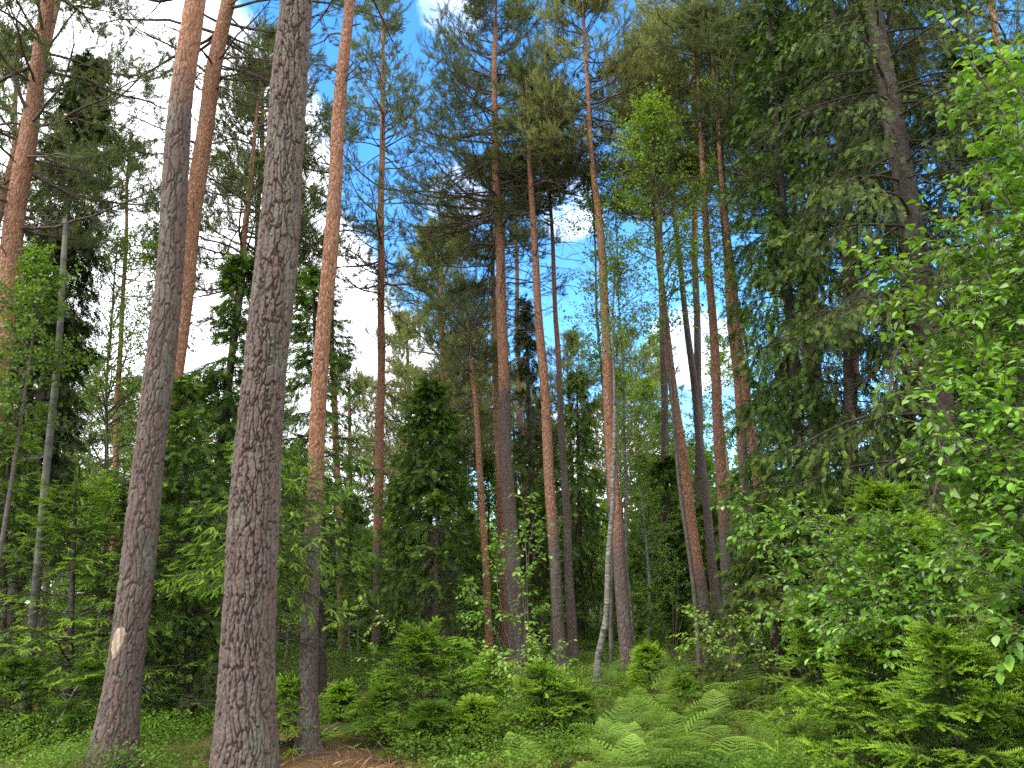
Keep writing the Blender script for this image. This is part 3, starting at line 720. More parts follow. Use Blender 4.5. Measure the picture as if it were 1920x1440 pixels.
pine("red pine partly hidden directly behind the tall central trunk", [(925, 560, 10), (932, 720, 15), (937, 860, 16), (942, 1050, 17)], 19, zof(330, 19), (zof(560, 19), zof(330, 19), 1.8, 34), 1250, 34, dead=(zof(900, 19), zof(520, 19), 20, 1.6))
pine("broad yellow-green pine crown behind the left of the central pine", [(828, 520, 8), (832, 800, 12), (836, 1000, 14)], 26, zof(440, 26), (zof(930, 26), zof(440, 26), 2.9, 115), 900, 35, mat=M_PINE_SUNLIT, tmpl=PINE_FAR, tl=(.1, .9), low=.9, M3=6)
pine("small rounded pine top beyond the left of the yellow-green crown", [(765, 660, 6), (770, 900, 9)], 30, zof(600, 30), (zof(960, 30), zof(600, 30), 2.3, 60), 900, 36, mat=M_PINE_SUNLIT, tmpl=PINE_FAR, tl=(0, .8), low=.9)
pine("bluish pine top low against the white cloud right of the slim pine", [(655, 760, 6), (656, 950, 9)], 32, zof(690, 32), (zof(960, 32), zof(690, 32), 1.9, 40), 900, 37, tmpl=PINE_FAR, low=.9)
pine("sunlit olive pine crown high between the birch leaves and blue sky", [(1232, 120, 6), (1238, 400, 10), (1246, 800, 14)], 21, zof(60, 21), (zof(420, 21), zof(60, 21), 1.8, 46), 500, 38, mat=M_PINE_SUNLIT, tmpl=PINE_FAR, tl=(.2, 1), low=.7)
pine("tall thin olive pine top at the upper edge right of the blue gap", [(1296, -40, 6), (1302, 300, 11), (1308, 700, 14)], 20, zof(-110, 20), (zof(230, 20), zof(-110, 20), 1.7, 36), 500, 39, mat=M_PINE_SUNLIT, tmpl=PINE_FAR, tl=(.2, 1), low=.7)

pine("olive-brown pine crown mixed into the top of the spruce mass", [(1515, 0, 10), (1520, 300, 13), (1526, 600, 16)], 13.0, zof(-60, 13.0), (zof(430, 13.0), zof(100, 13.0), 1.7, 40), 600, 40, tl=(.1, .9), low=.95)
pine("sparse pine crown against the white cloud left of the leaning pine", [(238, 330, 5), (228, 600, 8), (215, 900, 11)], 20, zof(270, 20), (zof(560, 20), zof(270, 20), 1.4, 24), 1100, 41, dead=(zof(800, 20), zof(500, 20), 20, 1.6), tmpl=PINE_FAR, low=.8)
pine("grey-green pine crown behind the dark spruce at the left edge", [(28, 150, 7), (15, 500, 10), (0, 900, 13)], 17, zof(60, 17), (zof(400, 17), zof(60, 17), 1.5, 26), 900, 42, dead=(zof(700, 17), zof(400, 17), 20, 1.6), tmpl=PINE_FAR, low=.9)
pine("pine with a thin crown close behind the yellow-orange trunk", [(492, 190, 6), (480, 480, 9), (468, 800, 12)], 19, zof(150, 19), (zof(520, 19), zof(150, 19), 1.8, 50), 1000, 43, dead=(zof(760, 19), zof(450, 19), 24, 1.7), tmpl=PINE_FAR, low=.8)
# wound on the bark of the leaning pine
def wound(parent, tr, px, py, D, w, h):
    P = at(px, py, D); z = P[2]; c = tr.at(np.array([z]))[0]; r = float(tr.rad(z))
    g = G(); n, mrows = 13, 17; a0 = math.atan2(CAM[1] - c[1], P[0] - c[0])
    rng = np.random.default_rng(4); V = []
    for i in range(mrows):
        v = i / (mrows - 1) * 2 - 1; ctr = tr.at(np.array([z + v * h / 2]))[0]
        wid = w * math.sqrt(max(0.02, 1 - abs(v) ** 2.2)) * (1 + .3 * v) * (1 + .08 * math.sin(v * 13 + 1))
        for j in range(n):
            u = (j / (n - 1) * 2 - 1) * wid / 2 / r; edge = abs(j / (n - 1) * 2 - 1)
            rr = r + .027 - .018 * max(0, edge) ** 6 - .004 * math.cos(u * 30 + v * 5) - .010 * rng.random() ** 2
            a = a0 + u + .12 * v
            V.append([ctr[0] + rr * math.cos(a), ctr[1] + rr * math.sin(a), ctr[2]])
    k = np.array([i * n + j for i in range(mrows - 1) for j in range(n - 1)])
    g.add(V, np.stack([k, k + 1, k + 1 + n, k + n], 1)); o = g.build("bark_wound", M_WOUND, parent, smooth=True)
    o["label"] = "pale bare patch where the bark is torn off"
wound(t4, tr4, 240, 1203, 7.15, .105, .27)

# ---- the spruces
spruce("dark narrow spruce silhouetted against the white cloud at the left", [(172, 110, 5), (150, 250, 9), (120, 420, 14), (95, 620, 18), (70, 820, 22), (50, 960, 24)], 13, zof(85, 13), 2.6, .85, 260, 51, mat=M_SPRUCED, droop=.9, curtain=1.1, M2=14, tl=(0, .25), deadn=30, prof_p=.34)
spruce("mid-green spruce with drooping boughs between the two big left trunks", [(452, 560, 6), (430, 700, 10), (405, 900, 14), (385, 1120, 17)], 13.5, zof(470, 13.5), 1.6, 1.35, 120, 52, droop=.55, curtain=.6, M2=14, deadn=26, prof_p=.5)
spruce("green spruce filling the space right of the thickest trunk", [(590, 560, 6), (596, 800, 10), (600, 1100, 15)], 12.2, zof(500, 12.2), 1.9, 1.0, 90, 53, droop=.5, curtain=.55, M2=13, deadn=40, prof_p=.5)
spruce("bright-tipped young spruce low at the left in front of the dark one", [(143, 900, 4), (135, 1100, 10), (128, 1330, 15)], 9.6, zof(865, 9.6), .5, 1.35, 70, 54, near=True, droop=.3, curtain=.25, M2=13, young=True, tl=(.1, .5), tip=(.55, .85), mat=M_YOUNG, deadn=14)
spruce("shaded spruce spreading behind the foot of the leaning pine", [(345, 760, 5), (348, 1000, 10), (352, 1260, 14)], 11.0, zof(700, 11.0), .9, 1.25, 80, 55, droop=.5, curtain=.5, M2=13, deadn=30)
spruce("dark conical spruce left of the central pine", [(806, 760, 4), (805, 900, 9), (803, 1180, 16)], 18, zof(715, 18), .9, 1.6, 120, 56, mat=M_SPRUCE, droop=.5, curtain=.6, M2=13, tl=(0, .55), prof_p=.62)
spruce("small spruce with green top and a skirt of dead grey twigs", [(817, 960, 4), (818, 1080, 8), (820, 1250, 13)], 12.8, zof(925, 12.8), zof(1090, 12.8), .62, 34, 57, droop=.3, curtain=.3, M2=10, young=True, mat=M_SPRUCE, tl=(.2, .8), deadn=60, deadz=(.4, 2.6))
spruce("slim dark spruce showing between two orange stems near the centre", [(985, 590, 4), (992, 760, 9), (1000, 1000, 14)], 20, zof(560, 20), 1.2, .95, 90, 58, mat=M_SPRUCED, droop=.7, curtain=.9, M2=10)
spruce("dark spruce with hanging boughs behind the leaning birch", [(1082, 760, 4), (1085, 900, 9), (1088, 1060, 12)], 23, zof(700, 23), 1.4, 1.5, 90, 59, mat=M_SPRUCE, droop=.7, curtain=.8, M2=11)
spruce("dense dark spruce low behind the right foot of the orange pine", [(1245, 900, 4), (1248, 1000, 9), (1250, 1160, 14)], 21, zof(870, 21), .4, 1.9, 90, 60, mat=M_SPRUCE, droop=.5, curtain=.5, M2=13, tl=(.1, .9))
spruce("shorter dark spruce tucked behind the brown-barked pine", [(1320, 1000, 4), (1322, 1180, 9)], 20, zof(960, 20), .3, 1.4, 60, 61, mat=M_SPRUCE, droop=.5, curtain=.5, M2=13, tl=(.1, .9))
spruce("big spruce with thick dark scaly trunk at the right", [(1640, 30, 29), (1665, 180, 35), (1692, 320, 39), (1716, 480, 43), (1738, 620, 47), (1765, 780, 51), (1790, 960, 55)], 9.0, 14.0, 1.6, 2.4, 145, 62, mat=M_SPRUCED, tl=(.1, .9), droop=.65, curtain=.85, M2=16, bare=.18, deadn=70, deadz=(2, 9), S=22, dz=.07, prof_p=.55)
spruce("tall spruce whose curtains of boughs hang beside the bright orange pine", [(1450, 100, 9), (1468, 400, 13), (1488, 700, 17), (1510, 1000, 20)], 11.5, 12.6, 1.0, 1.2, 180, 63, droop=.65, curtain=.9, M2=15, tl=(0, .5), tip=(.6, .95), deadn=20, prof_p=.38)
spruce("tall spruce in the middle of the dark mass at the right", [(1568, 100, 10), (1585, 400, 16), (1590, 700, 20), (1600, 1000, 24)], 10.6, 12.0, .9, 1.2, 135, 64, droop=.65, curtain=.9, M2=15, tl=(0, .5), tip=(.6, .95), deadn=40, prof_p=.4)
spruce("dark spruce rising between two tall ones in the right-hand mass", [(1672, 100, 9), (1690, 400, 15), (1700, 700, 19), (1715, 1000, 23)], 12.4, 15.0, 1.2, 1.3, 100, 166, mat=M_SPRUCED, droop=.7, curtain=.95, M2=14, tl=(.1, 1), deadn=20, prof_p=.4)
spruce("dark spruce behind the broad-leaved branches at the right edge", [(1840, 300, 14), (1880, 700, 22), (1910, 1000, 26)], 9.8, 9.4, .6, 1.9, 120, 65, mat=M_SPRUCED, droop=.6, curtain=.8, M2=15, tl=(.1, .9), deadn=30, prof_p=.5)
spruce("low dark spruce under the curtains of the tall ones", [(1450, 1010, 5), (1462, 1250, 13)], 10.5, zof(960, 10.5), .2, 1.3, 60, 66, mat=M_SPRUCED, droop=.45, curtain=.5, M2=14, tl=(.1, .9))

spruce("spruce with fresh green boughs reaching across the slim pine from behind the thickest trunk", [(505, 900, 4), (500, 1050, 9), (498, 1300, 14)], 7.9, zof(820, 7.9), 1.75, .95, 34, 67, near=True, droop=.4, curtain=.45, M2=12, tl=(.1, .55), tip=(.5, .8), mat=M_YOUNG, deadn=20, sc=1.0, prof_p=.4)
spruce("shaded drooping spruce at the far left behind the broken birch pole", [(20, 820, 4), (12, 1000, 9), (5, 1250, 13)], 10.4, zof(780, 10.4), .5, 1.25, 80, 68, near=True, droop=.4, curtain=.4, M2=12, tl=(0, .5), tip=(.4, .75), mat=M_YOUNG, deadn=20)
spruce("green spruce filling the gap left of the leaning pine", [(232, 900, 4), (226, 1050, 8), (220, 1280, 12)], 10.2, zof(860, 10.2), .5, 1.15, 70, 69, near=True, droop=.35, curtain=.35, M2=12, tl=(0, .5), tip=(.45, .8), mat=M_YOUNG, deadn=20)
spruce("mid-height spruce behind the slim pine left of the lone orange pine", [(655, 930, 3), (656, 1050, 6), (658, 1180, 9)], 21.5, zof(920, 21.5), .4, 1.5, 80, 70, droop=.5, curtain=.5, M2=12)
# ---- young spruces in the foreground
def young(label, px, ptop, pbase, hwpx, nb, seed, D=None, sc=1.1, M2=9, tl=(.05, .5), tip=(.5, .85)):
    if D is None: P = ground_at(px, pbase); D = float(P[1])
    H = zof(ptop, D, px); b = at(px, ptop, D)
    hw = (1.25 if hwpx < 125 else 1.05) * hwpx * depth(b) / FPX
    xb = px + (pbase - ptop) * (px - 836) / 5060 * .8 if pbase else px
    yb = 720 + FPX * math.tan(PITCH + math.atan(1.6 / D))
    w = max(4, H * .016 * 2 * FPX / D * .5)
    spruce(label, [(px, ptop + 12, 2.5), ((px + xb) / 2, (ptop + yb) / 2, w * .6), (xb, yb, w)], D, H, .08, hw, nb, seed, mat=M_YOUNG, near=True, young=True, droop=.3, curtain=.10, M2=M2, tl=tl, tip=tip, name="young_spruce", S=7, dz=.1, sc=sc, prof_p=.85)
young("tallest of the young spruces in the central thicket, lime-tipped", 792, 1172, 1385, 115, 70, 71)
young("young spruce leader standing second from the left in the central thicket", 858, 1200, 1370, 70, 45, 72)
young("young spruce rounding the left end of the central thicket", 722, 1290, 1392, 62, 40, 73)
young("low bluish-green young spruce at the front of the central thicket", 812, 1325, 1418, 66, 45, 74, tip=(.3, .6), tl=(.1, .4))
young("small yellow-tipped spruce before the dark hollow of the thicket", 888, 1318, 1405, 50, 40, 75, tip=(.7, 1))
young("young spruce under the broad-leaved sapling in the thicket", 925, 1225, 1380, 70, 45, 76)
young("young spruce with a thin black stem at the right end of the thicket", 1022, 1252, 1408, 78, 50, 77)
young("little spruce hugging the right side of the thicket", 1078, 1285, 1400, 42, 36, 78)
young("lone small spruce in the clearing beside the orange pine foot", 1213, 1206, 1322, 46, 40, 79, tip=(.6, .95))
young("tiny spruce among the ferns right of the lone small one", 1280, 1272, 1345, 34, 30, 80)
young("small pale spruce leaning out from the foot of the thickest trunk", 545, 1268, 1400, 52, 40, 81, tip=(.6, .9))
young("young spruce in shade between the two big left trunks", 372, 1130, 1345, 105, 50, 82, tl=(.0, .3), tip=(.3, .6))  # lower tint range: shade painted into the needles
young("young spruce at the back left of the central thicket", 748, 1235, 1345, 60, 40, 83, tip=(.4, .8))
young("small dim spruce between the broken birch pole and the leaning pine", 175, 1235, 1400, 60, 40, 190, tl=(0, .3), tip=(.3, .6))
young("shaggy low spruce at the lower left corner", 30, 1230, 1410, 75, 45, 191, tl=(0, .3), tip=(.35, .65))
young("dim young spruce behind the foot of the leaning pine", 300, 1215, 1345, 60, 40, 192, tl=(0, .3), tip=(.3, .55))
young("low spruce tuft at the right foot of the slim pine", 640, 1290, 1352, 40, 30, 193, tl=(.1, .5), tip=(.5, .8))
young("tall young spruce with an upright leader in the right thicket", 1655, 880, 1430, 235, 105, 84, D=7.0, M2=13)
young("second leader of the right thicket, just lower than the tallest", 1697, 930, 1430, 190, 80, 85, D=6.6, M2=12)
young("young spruce at the left flank of the right thicket", 1520, 1110, 1430, 130, 70, 86, D=7.6, M2=11)
young("young spruce reaching low from the right thicket towards the ferns", 1625, 1180, 1440, 165, 80, 87, D=5.9, M2=12)
young("foremost young spruce of the right thicket", 1770, 1170, 1500, 190, 90, 88, D=5.2, M2=13)
young("young spruce cut off by the lower right corner", 1905, 1090, 1500, 180, 90, 89, D=5.4, M2=13)
young("young spruce behind the broad-leaved bush of the right thicket", 1800, 900, 1400, 190, 80, 90, D=7.8, M2=12, tip=(.4, .8))

# ---- birches
birch("slender birch leaning left across the foot of the orange pine", [(1158, 700, 5), (1159, 850, 8), (1157, 950, 9), (1144, 1050, 11), (1136, 1160, 12), (1121, 1230, 13), (1119, 1300, 16)], 12.7, 7.4, 4.8, 1.0, 30, 91, leaf=.045, M2=8, M3=9, bark=bark_mat("speckled_birch_bark", "birch", pale=.75))
birch("white birch stem just behind the right of the orange pine", [(1163, 600, 3), (1168, 800, 5), (1175, 1050, 9), (1188, 1215, 10)], 19, 12, 5, 1.5, 50, 92, leaf=.055, M2=8, M3=9)
birch("leafy birch whose crown wraps the orange pine at mid height", [(1112, 420, 3), (1124, 620, 5), (1135, 820, 7), (1140, 1050, 8)], 15.5, zof(330, 15.5), zof(740, 15.5), 1.15, 60, 93, leaf=.055, M2=9, M3=12, bark=M_BGREY)
birch("bright leafy birch crown in front of the right-hand pine stand", [(1222, 260, 3), (1240, 450, 4), (1262, 700, 6), (1290, 1000, 8)], 13.2, zof(210, 13.2), zof(640, 13.2), 1.6, 85, 94, leaf=.055, M2=9, M3=13, tl=(.2, 1), bark=M_TWIG)
birch("tall pale-leaved birch reaching up beside the dark spruce mass", [(1345, 60, 3), (1358, 300, 5), (1380, 600, 7)], 15.0, zof(20, 15), zof(620, 15), 1.25, 80, 95, leaf=.055, M2=9, M3=12, tl=(.3, 1), bark=M_TWIG)
birch("lichen-grey birch trunk showing inside the dark spruce mass", [(1462, 420, 13), (1474, 560, 17), (1486, 720, 19), (1500, 900, 20)], 12.8, 12.5, 8.5, 1.4, 30, 96, leaf=.05, bark=M_BGREY)
birch("leafy young birch at the left edge in front of the dark spruce", [(70, 480, 3), (50, 700, 5), (20, 900, 7), (-20, 1200, 9)], 9.0, zof(475, 9.0), zof(800, 9), .85, 50, 97, leaf=.05, M2=9, M3=13, bark=M_TWIG, tl=(0, .3))
# snag
def snag():
    tr = Trunk([(122, 425, 9), (108, 600, 11), (92, 800, 12), (75, 1000, 14), (58, 1180, 16), (46, 1370, 19)], 9.8, zof(415, 9.8))
    tr.P[-1][:] = at(122, 414, 9.8); tr.z = tr.P[:, 2]; tr.r[-1] = tr.r[-2] * .8
    t = thing("dead_birch", "broken-topped grey birch pole without leaves at the far left", "dead tree", tr.base)
    g = G(); tr.mesh(g, S=12, dz=.1, seed=5, sway=.02)
    top = tr.at(np.array([tr.z[-1]]))[0]
    for k, (dx, h) in enumerate(((.015, .12), (-.02, .07), (0, .05))):
        tubes(g, [[top + [dx, 0, -.05], top + [dx, 0, h * .5], top + [dx * .5, 0, h]]], [[.025, .016, .002]], 5)
    dead_twigs(g, tr, 2.5, 5.5, 7, .6, 8); g.build("trunk", M_BGREY, t, smooth=True)
snag()
birch("airy birch behind the two left trunks against the cloud", [(215, 520, 3), (200, 760, 5), (190, 1000, 7)], 16.5, zof(440, 16.5), zof(930, 16.5), 2.2, 90, 98, leaf=.055, tl=(0, .8), bark=M_TWIG)
birch("second airy birch nearer the yellow-orange pine against the cloud", [(300, 480, 3), (290, 760, 5), (282, 1100, 7)], 19.5, zof(420, 19.5), zof(980, 19.5), 2.2, 90, 99, leaf=.06, tl=(0, .8), bark=M_TWIG)

# ---- broad-leaved bushes with large leaves
def bush(name, label, cat, base, tips, leaf, seed, twigs=9, per=9, tl=(.1, 1), r0=.012, twig_len=.42, mat=None, sag=.25, start=.35, tmpl=LEAF):
    rng = np.random.default_rng(seed); t = thing(name, label, cat, base); gw, gl = G(), G()
    base = np.array(base, float); Bs = []; Ls = []
    for tip in tips:
        tip = np.array(tip, float); K = 12; s_ = np.linspace(0, 1, K)[:, None]
        mid = base * .45 + tip * .55 + np.array([rng.normal(0, .1), rng.normal(0, .1), (tip[2] - base[2]) * .16 + sag])
        b = base + rng.normal(0, .05, 3) * [1, 1, 0]
        Pq = (1 - s_) ** 2 * b + 2 * s_ * (1 - s_) * mid + s_ ** 2 * tip
        Pq += np.cumsum(rng.normal(0, .010, Pq.shape), 0) * s_
        Bs.append(Pq); Ls.append(np.linalg.norm(tip - base))
    B = np.array(Bs); Ls = np.array(Ls); n = len(B)
    tubes(gw, B, taper(r0 * (.5 + .25 * Ls), 12, .18), 7, 0)
    p, T = samp(B, np.clip(rng.uniform(start, 1, (n, twigs)) ** .8, 0, 1)); n2 = len(p)
    d2 = nrm(T * .8 + rng.normal(0, .6, T.shape)); L2 = twig_len * rng.uniform(.4, 1.2, n2)
    S2 = grow(rng, p, d2, L2, 6, np.array([0, 0, -.35]), .3); tubes(gw, S2, taper(.002 + .005 * L2, 6, .4), 5, 0)
    S2 = np.concatenate([S2, B[:, -6:]])
    n2 = len(S2)
    tt = np.linspace(.12, 1, per)[None] + rng.uniform(-.04, .04, (n2, per)); p3, T3 = samp(S2, np.clip(tt, 0, 1))
    sg = np.where(np.arange(len(p3)) % 2, 1, -1)[:, None]; side = nrm(np.cross(T3, UP)) * sg
    d3 = nrm(T3 * .7 + side * .8 + rng.normal(0, .3, T3.shape) - UP * rng.uniform(0, .7, (len(p3), 1)))
    upv = nrm(UP + rng.normal(0, .45, T3.shape))
    # petioles
    q = p3 + d3 * leaf * .22; tubes(gw, np.stack([p3, q], 1), np.full((len(p3), 2), .0012), 3, 0)
    scatter(gl, tmpl[0], tmpl[1], q, d3, upv, leaf * rng.uniform(.55, 1.15, len(p3)), np.clip(rng.uniform(tl[0], tl[1], len(p3)), 0, 1))
    gw.build("stems", M_TWIG, t, smooth=True); gl.build("foliage", mat or M_WILLOW, t); return t
W = lambda px, py, D: at(px, py, D)
bush("broad_leaved_tree", "broad-leaved tree reaching in from the right edge with large bright leaves", "tree", (4.4, 4.6, 0),
     [W(1790, 95, 5), W(1830, 180, 5), W(1870, 90, 4.8), W(1905, 150, 5), W(1850, 300, 5.1), W(1915, 260, 4.6), W(1640, 480, 5.2), W(1690, 560, 5.4), W(1740, 640, 5.2), W(1790, 400, 5.1),
      W(1800, 470, 5), W(1850, 520, 4.9), W(1770, 700, 5.1), W(1830, 640, 5.2), W(1880, 600, 5.2), W(1740, 760, 4.9), W(1800, 800, 5), W(1860, 760, 4.8), W(1900, 700, 5), W(1910, 430, 5),
      W(1780, 880, 5), W(1840, 900, 4.8), W(1900, 880, 4.7), W(1860, 980, 4.8), W(1905, 1020, 4.6), W(1800, 1000, 5), W(1880, 1100, 4.6), W(1910, 1180, 4.5), W(1940, 340, 5.2), W(1950, 560, 4.9)],
     .074, 101, twigs=25, per=12, r0=.011, start=.42, twig_len=.42)
bush("willow_bush", "rounded broad-leaved bush growing through the right young spruces", "bush", (3.35, 6.0, 0),
     [W(1400, 960, 6.8), W(1450, 945, 6.8), W(1530, 975, 6.6), W(1430, 1020, 6.8), W(1560, 1060, 6.3), W(1600, 1010, 6.2), W(1640, 980, 6.2), W(1690, 985, 6.1), W(1620, 1080, 5.9), W(1560, 1130, 6.2), W(1700, 1060, 5.9), W(1750, 1000, 6), W(1660, 1130, 5.7),
      W(1490, 1080, 6.6), W(1740, 1110, 5.8), W(1600, 1180, 5.8), W(1800, 1060, 5.7), W(1460, 1150, 6.6)], .062, 102, twigs=18, per=11, r0=.009, start=.55, twig_len=.34)
g0 = ground_at(985, 1330)
bush("broad_leaved_sapling", "broad-leaved sapling in front of the central pine trunk", "sapling", g0,
     [W(985, 930, g0[1]), W(1000, 975, g0[1]), W(920, 990, g0[1] - .1), W(960, 1010, g0[1]), W(1005, 1030, g0[1] + .1), W(925, 1055, g0[1]), W(975, 1080, g0[1] - .1), W(885, 1100, g0[1]), W(1015, 1140, g0[1]), W(910, 1160, g0[1]), W(960, 1150, g0[1]), W(940, 1230, g0[1] - .2), W(1000, 1220, g0[1]), W(900, 1240, g0[1]), W(970, 1270, g0[1] - .3)],
     .085, 103, twigs=6, per=7, r0=.008, start=.55, twig_len=.3, tl=(.4, 1))
g0 = ground_at(640, 1400)
g0 = ground_at(1000, 1395)
bush("rowan_sapling", "pale feathery-leaved sapling rising out of the central thicket", "sapling", g0,
     [W(985, 1195, g0[1]), W(1010, 1225, g0[1]), W(950, 1240, g0[1] - .1), W(1035, 1260, g0[1]), W(970, 1285, g0[1] - .2), W(1000, 1310, g0[1] - .2), W(930, 1215, g0[1]), W(1045, 1225, g0[1] + .1)], .055, 108, twigs=8, per=9, r0=.007, start=.45, twig_len=.3, tl=(.3, 1), mat=M_FERN)
g0 = ground_at(860, 1390)
bush("hazel_sapling", "small broad-leaved shoot low between the central young spruces", "sapling", g0,
     [W(880, 1260, g0[1]), W(850, 1240, g0[1]), W(905, 1290, g0[1] - .1), W(840, 1300, g0[1] - .2)], .05, 109, twigs=7, per=8, r0=.006, start=.45, twig_len=.25, tl=(.1, .8))
bush("rowan_sapling", "thin bare-stemmed sapling with a few leaves right of the slim pine", "sapling", g0,
     [W(660, 1130, g0[1] + .4), W(700, 1165, g0[1] + .4), W(615, 1160, g0[1] + .3), W(690, 1250, g0[1] + .2)], .055, 104, twigs=3, per=8, r0=.0065, start=.82, twig_len=.22, tl=(.5, 1), mat=M_FERN)
g0 = ground_at(1430, 1345)
bush("rowan_sapling", "low spreading rowan with pale layered leaves beside the dark spruces", "sapling", g0,
     [W(1290, 1190, g0[1]), W(1320, 1170, g0[1] + .2), W(1340, 1210, g0[1] - .2), W(1385, 1205, g0[1]), W(1400, 1160, g0[1] + .3), W(1430, 1230, g0[1]), W(1300, 1150, g0[1] + .5), W(1370, 1235, g0[1] - .2)], .06, 105, twigs=6, per=12, r0=.008, start=.7, twig_len=.3, tl=(.3, 1), mat=M_FERN, sag=.1)
g0 = ground_at(1260, 1250)
bush("rowan_sapling", "upright leafy sapling in the dark gap left of the brown-barked pine", "sapling", g0,
     [W(1260, 1100, g0[1]), W(1230, 1130, g0[1]), W(1290, 1140, g0[1]), W(1275, 1060, g0[1]), W(1245, 1180, g0[1])], .06, 106, twigs=7, per=8, r0=.008, start=.5, twig_len=.35, tl=(0, .7))
g0 = ground_at(700, 1360)
bush("hazel_sapling", "leafy sapling poking up between the thicket and the lone orange pine", "sapling", ground_at(895, 1300),
     [W(880, 1080, 11.5), W(900, 1120, 11.5), W(870, 1150, 11.3), W(885, 1200, 11.2)], .06, 107, twigs=6, per=8, r0=.007, start=.5, twig_len=.3, tl=(.2, .9))

# ---- background trees: one of each kind, then copies
def copy_tree(o, loc, rz, sc):
    c = o.copy(); C.objects.link(c); c.location = loc; c.rotation_euler = (0, 0, rz); c.scale = sc
    for ch in o.children:
        k = ch.copy(); C.objects.link(k); k.parent = c
    return c
def proto_pine(seed, H, label, group, mat):
    class S_(Trunk):
        def __init__(s): s.P = np.array([[0, 0, -.1], [0.05, .0, H * .5], [0, .05, H]]); s.r = np.array([.16, .10, .01]); s.z = s.P[:, 2]; s.base = np.zeros(3); s.H = H
    tr = S_(); t = thing("pine_tree", label, "pine tree", (0, 0, 0), group); gw, gl = G(), G(); tr.mesh(gw, S=9, dz=.3, seed=seed, zo=(H * .3, 2))
    pine_limbs(gw, gl, tr, H * .52, H, 2.1, 60, seed, tmpl=PINE_FAR, M2=8, M3=4, dead=(H * .3, H * .6, 20, 1.5), sc=1.15, tl=(0, .9)); gw.build("trunk", M_BPINE, t, smooth=True); gl.build("crown", mat, t); return t
def proto_spruce(seed, H, label, group, mat):
    class S_(Trunk):
        def __init__(s): s.P = np.array([[0, 0, -.1], [0, .0, H * .5], [0, 0, H]]); s.r = np.array([.14, .08, .01]); s.z = s.P[:, 2]; s.base = np.zeros(3); s.H = H
    tr = S_(); t = thing("spruce_tree", label, "spruce tree", (0, 0, 0), group); gw, gl = G(), G(); tr.mesh(gw, S=8, dz=.3, seed=seed)
    spruce_limbs(gw, gl, tr, .5, H, 1.8, 90, seed, droop=.55, curtain=.5, M2=11, sc=1.25); gw.build("trunk", M_BSPR, t, smooth=True); gl.build("crown", mat, t); return t
def proto_birch(seed, H, label, group):
    class S_(Trunk):
        def __init__(s): s.P = np.array([[0, 0, -.1], [0.1, .0, H * .5], [0, .1, H]]); s.r = np.array([.08, .05, .01]); s.z = s.P[:, 2]; s.base = np.zeros(3); s.H = H
    tr = S_(); t = thing("birch_tree", label, "birch tree", (0, 0, 0), group); gw, gl = G(), G(); tr.mesh(gw, S=8, dz=.3, seed=seed, sway=.06)
    birch_limbs(gw, gl, tr, H * .22, H, 1.9, 70, seed, leaf=.075, M2=9, M3=12); gw.build("trunk", M_BBIR, t, smooth=True); gl.build("crown", M_BIRCH, t); return t
rb = np.random.default_rng(77)
GP, GS, GB = "pines of the far background", "spruces of the far background", "birches of the far background"
LP_, LS_, LB_ = "distant pine in the background wood, seen between nearer trunks", "distant dark spruce in the background wood between nearer trunks", "leafy birch or birch shrub in the light-green background wood"
protos = {"p": [proto_pine(201, 13, LP_, GP, M_PINE), proto_pine(202, 13, LP_, GP, M_PINE_SUNLIT)], "s": [proto_spruce(203, 11, LS_, GS, M_SPRUCE), proto_spruce(204, 11, LS_, GS, M_SPRUCE)], "b": [proto_birch(205, 10, LB_, GB), proto_birch(206, 10, LB_, GB)]}
hgt = {"p": 13, "s": 11, "b": 10}
used = set()
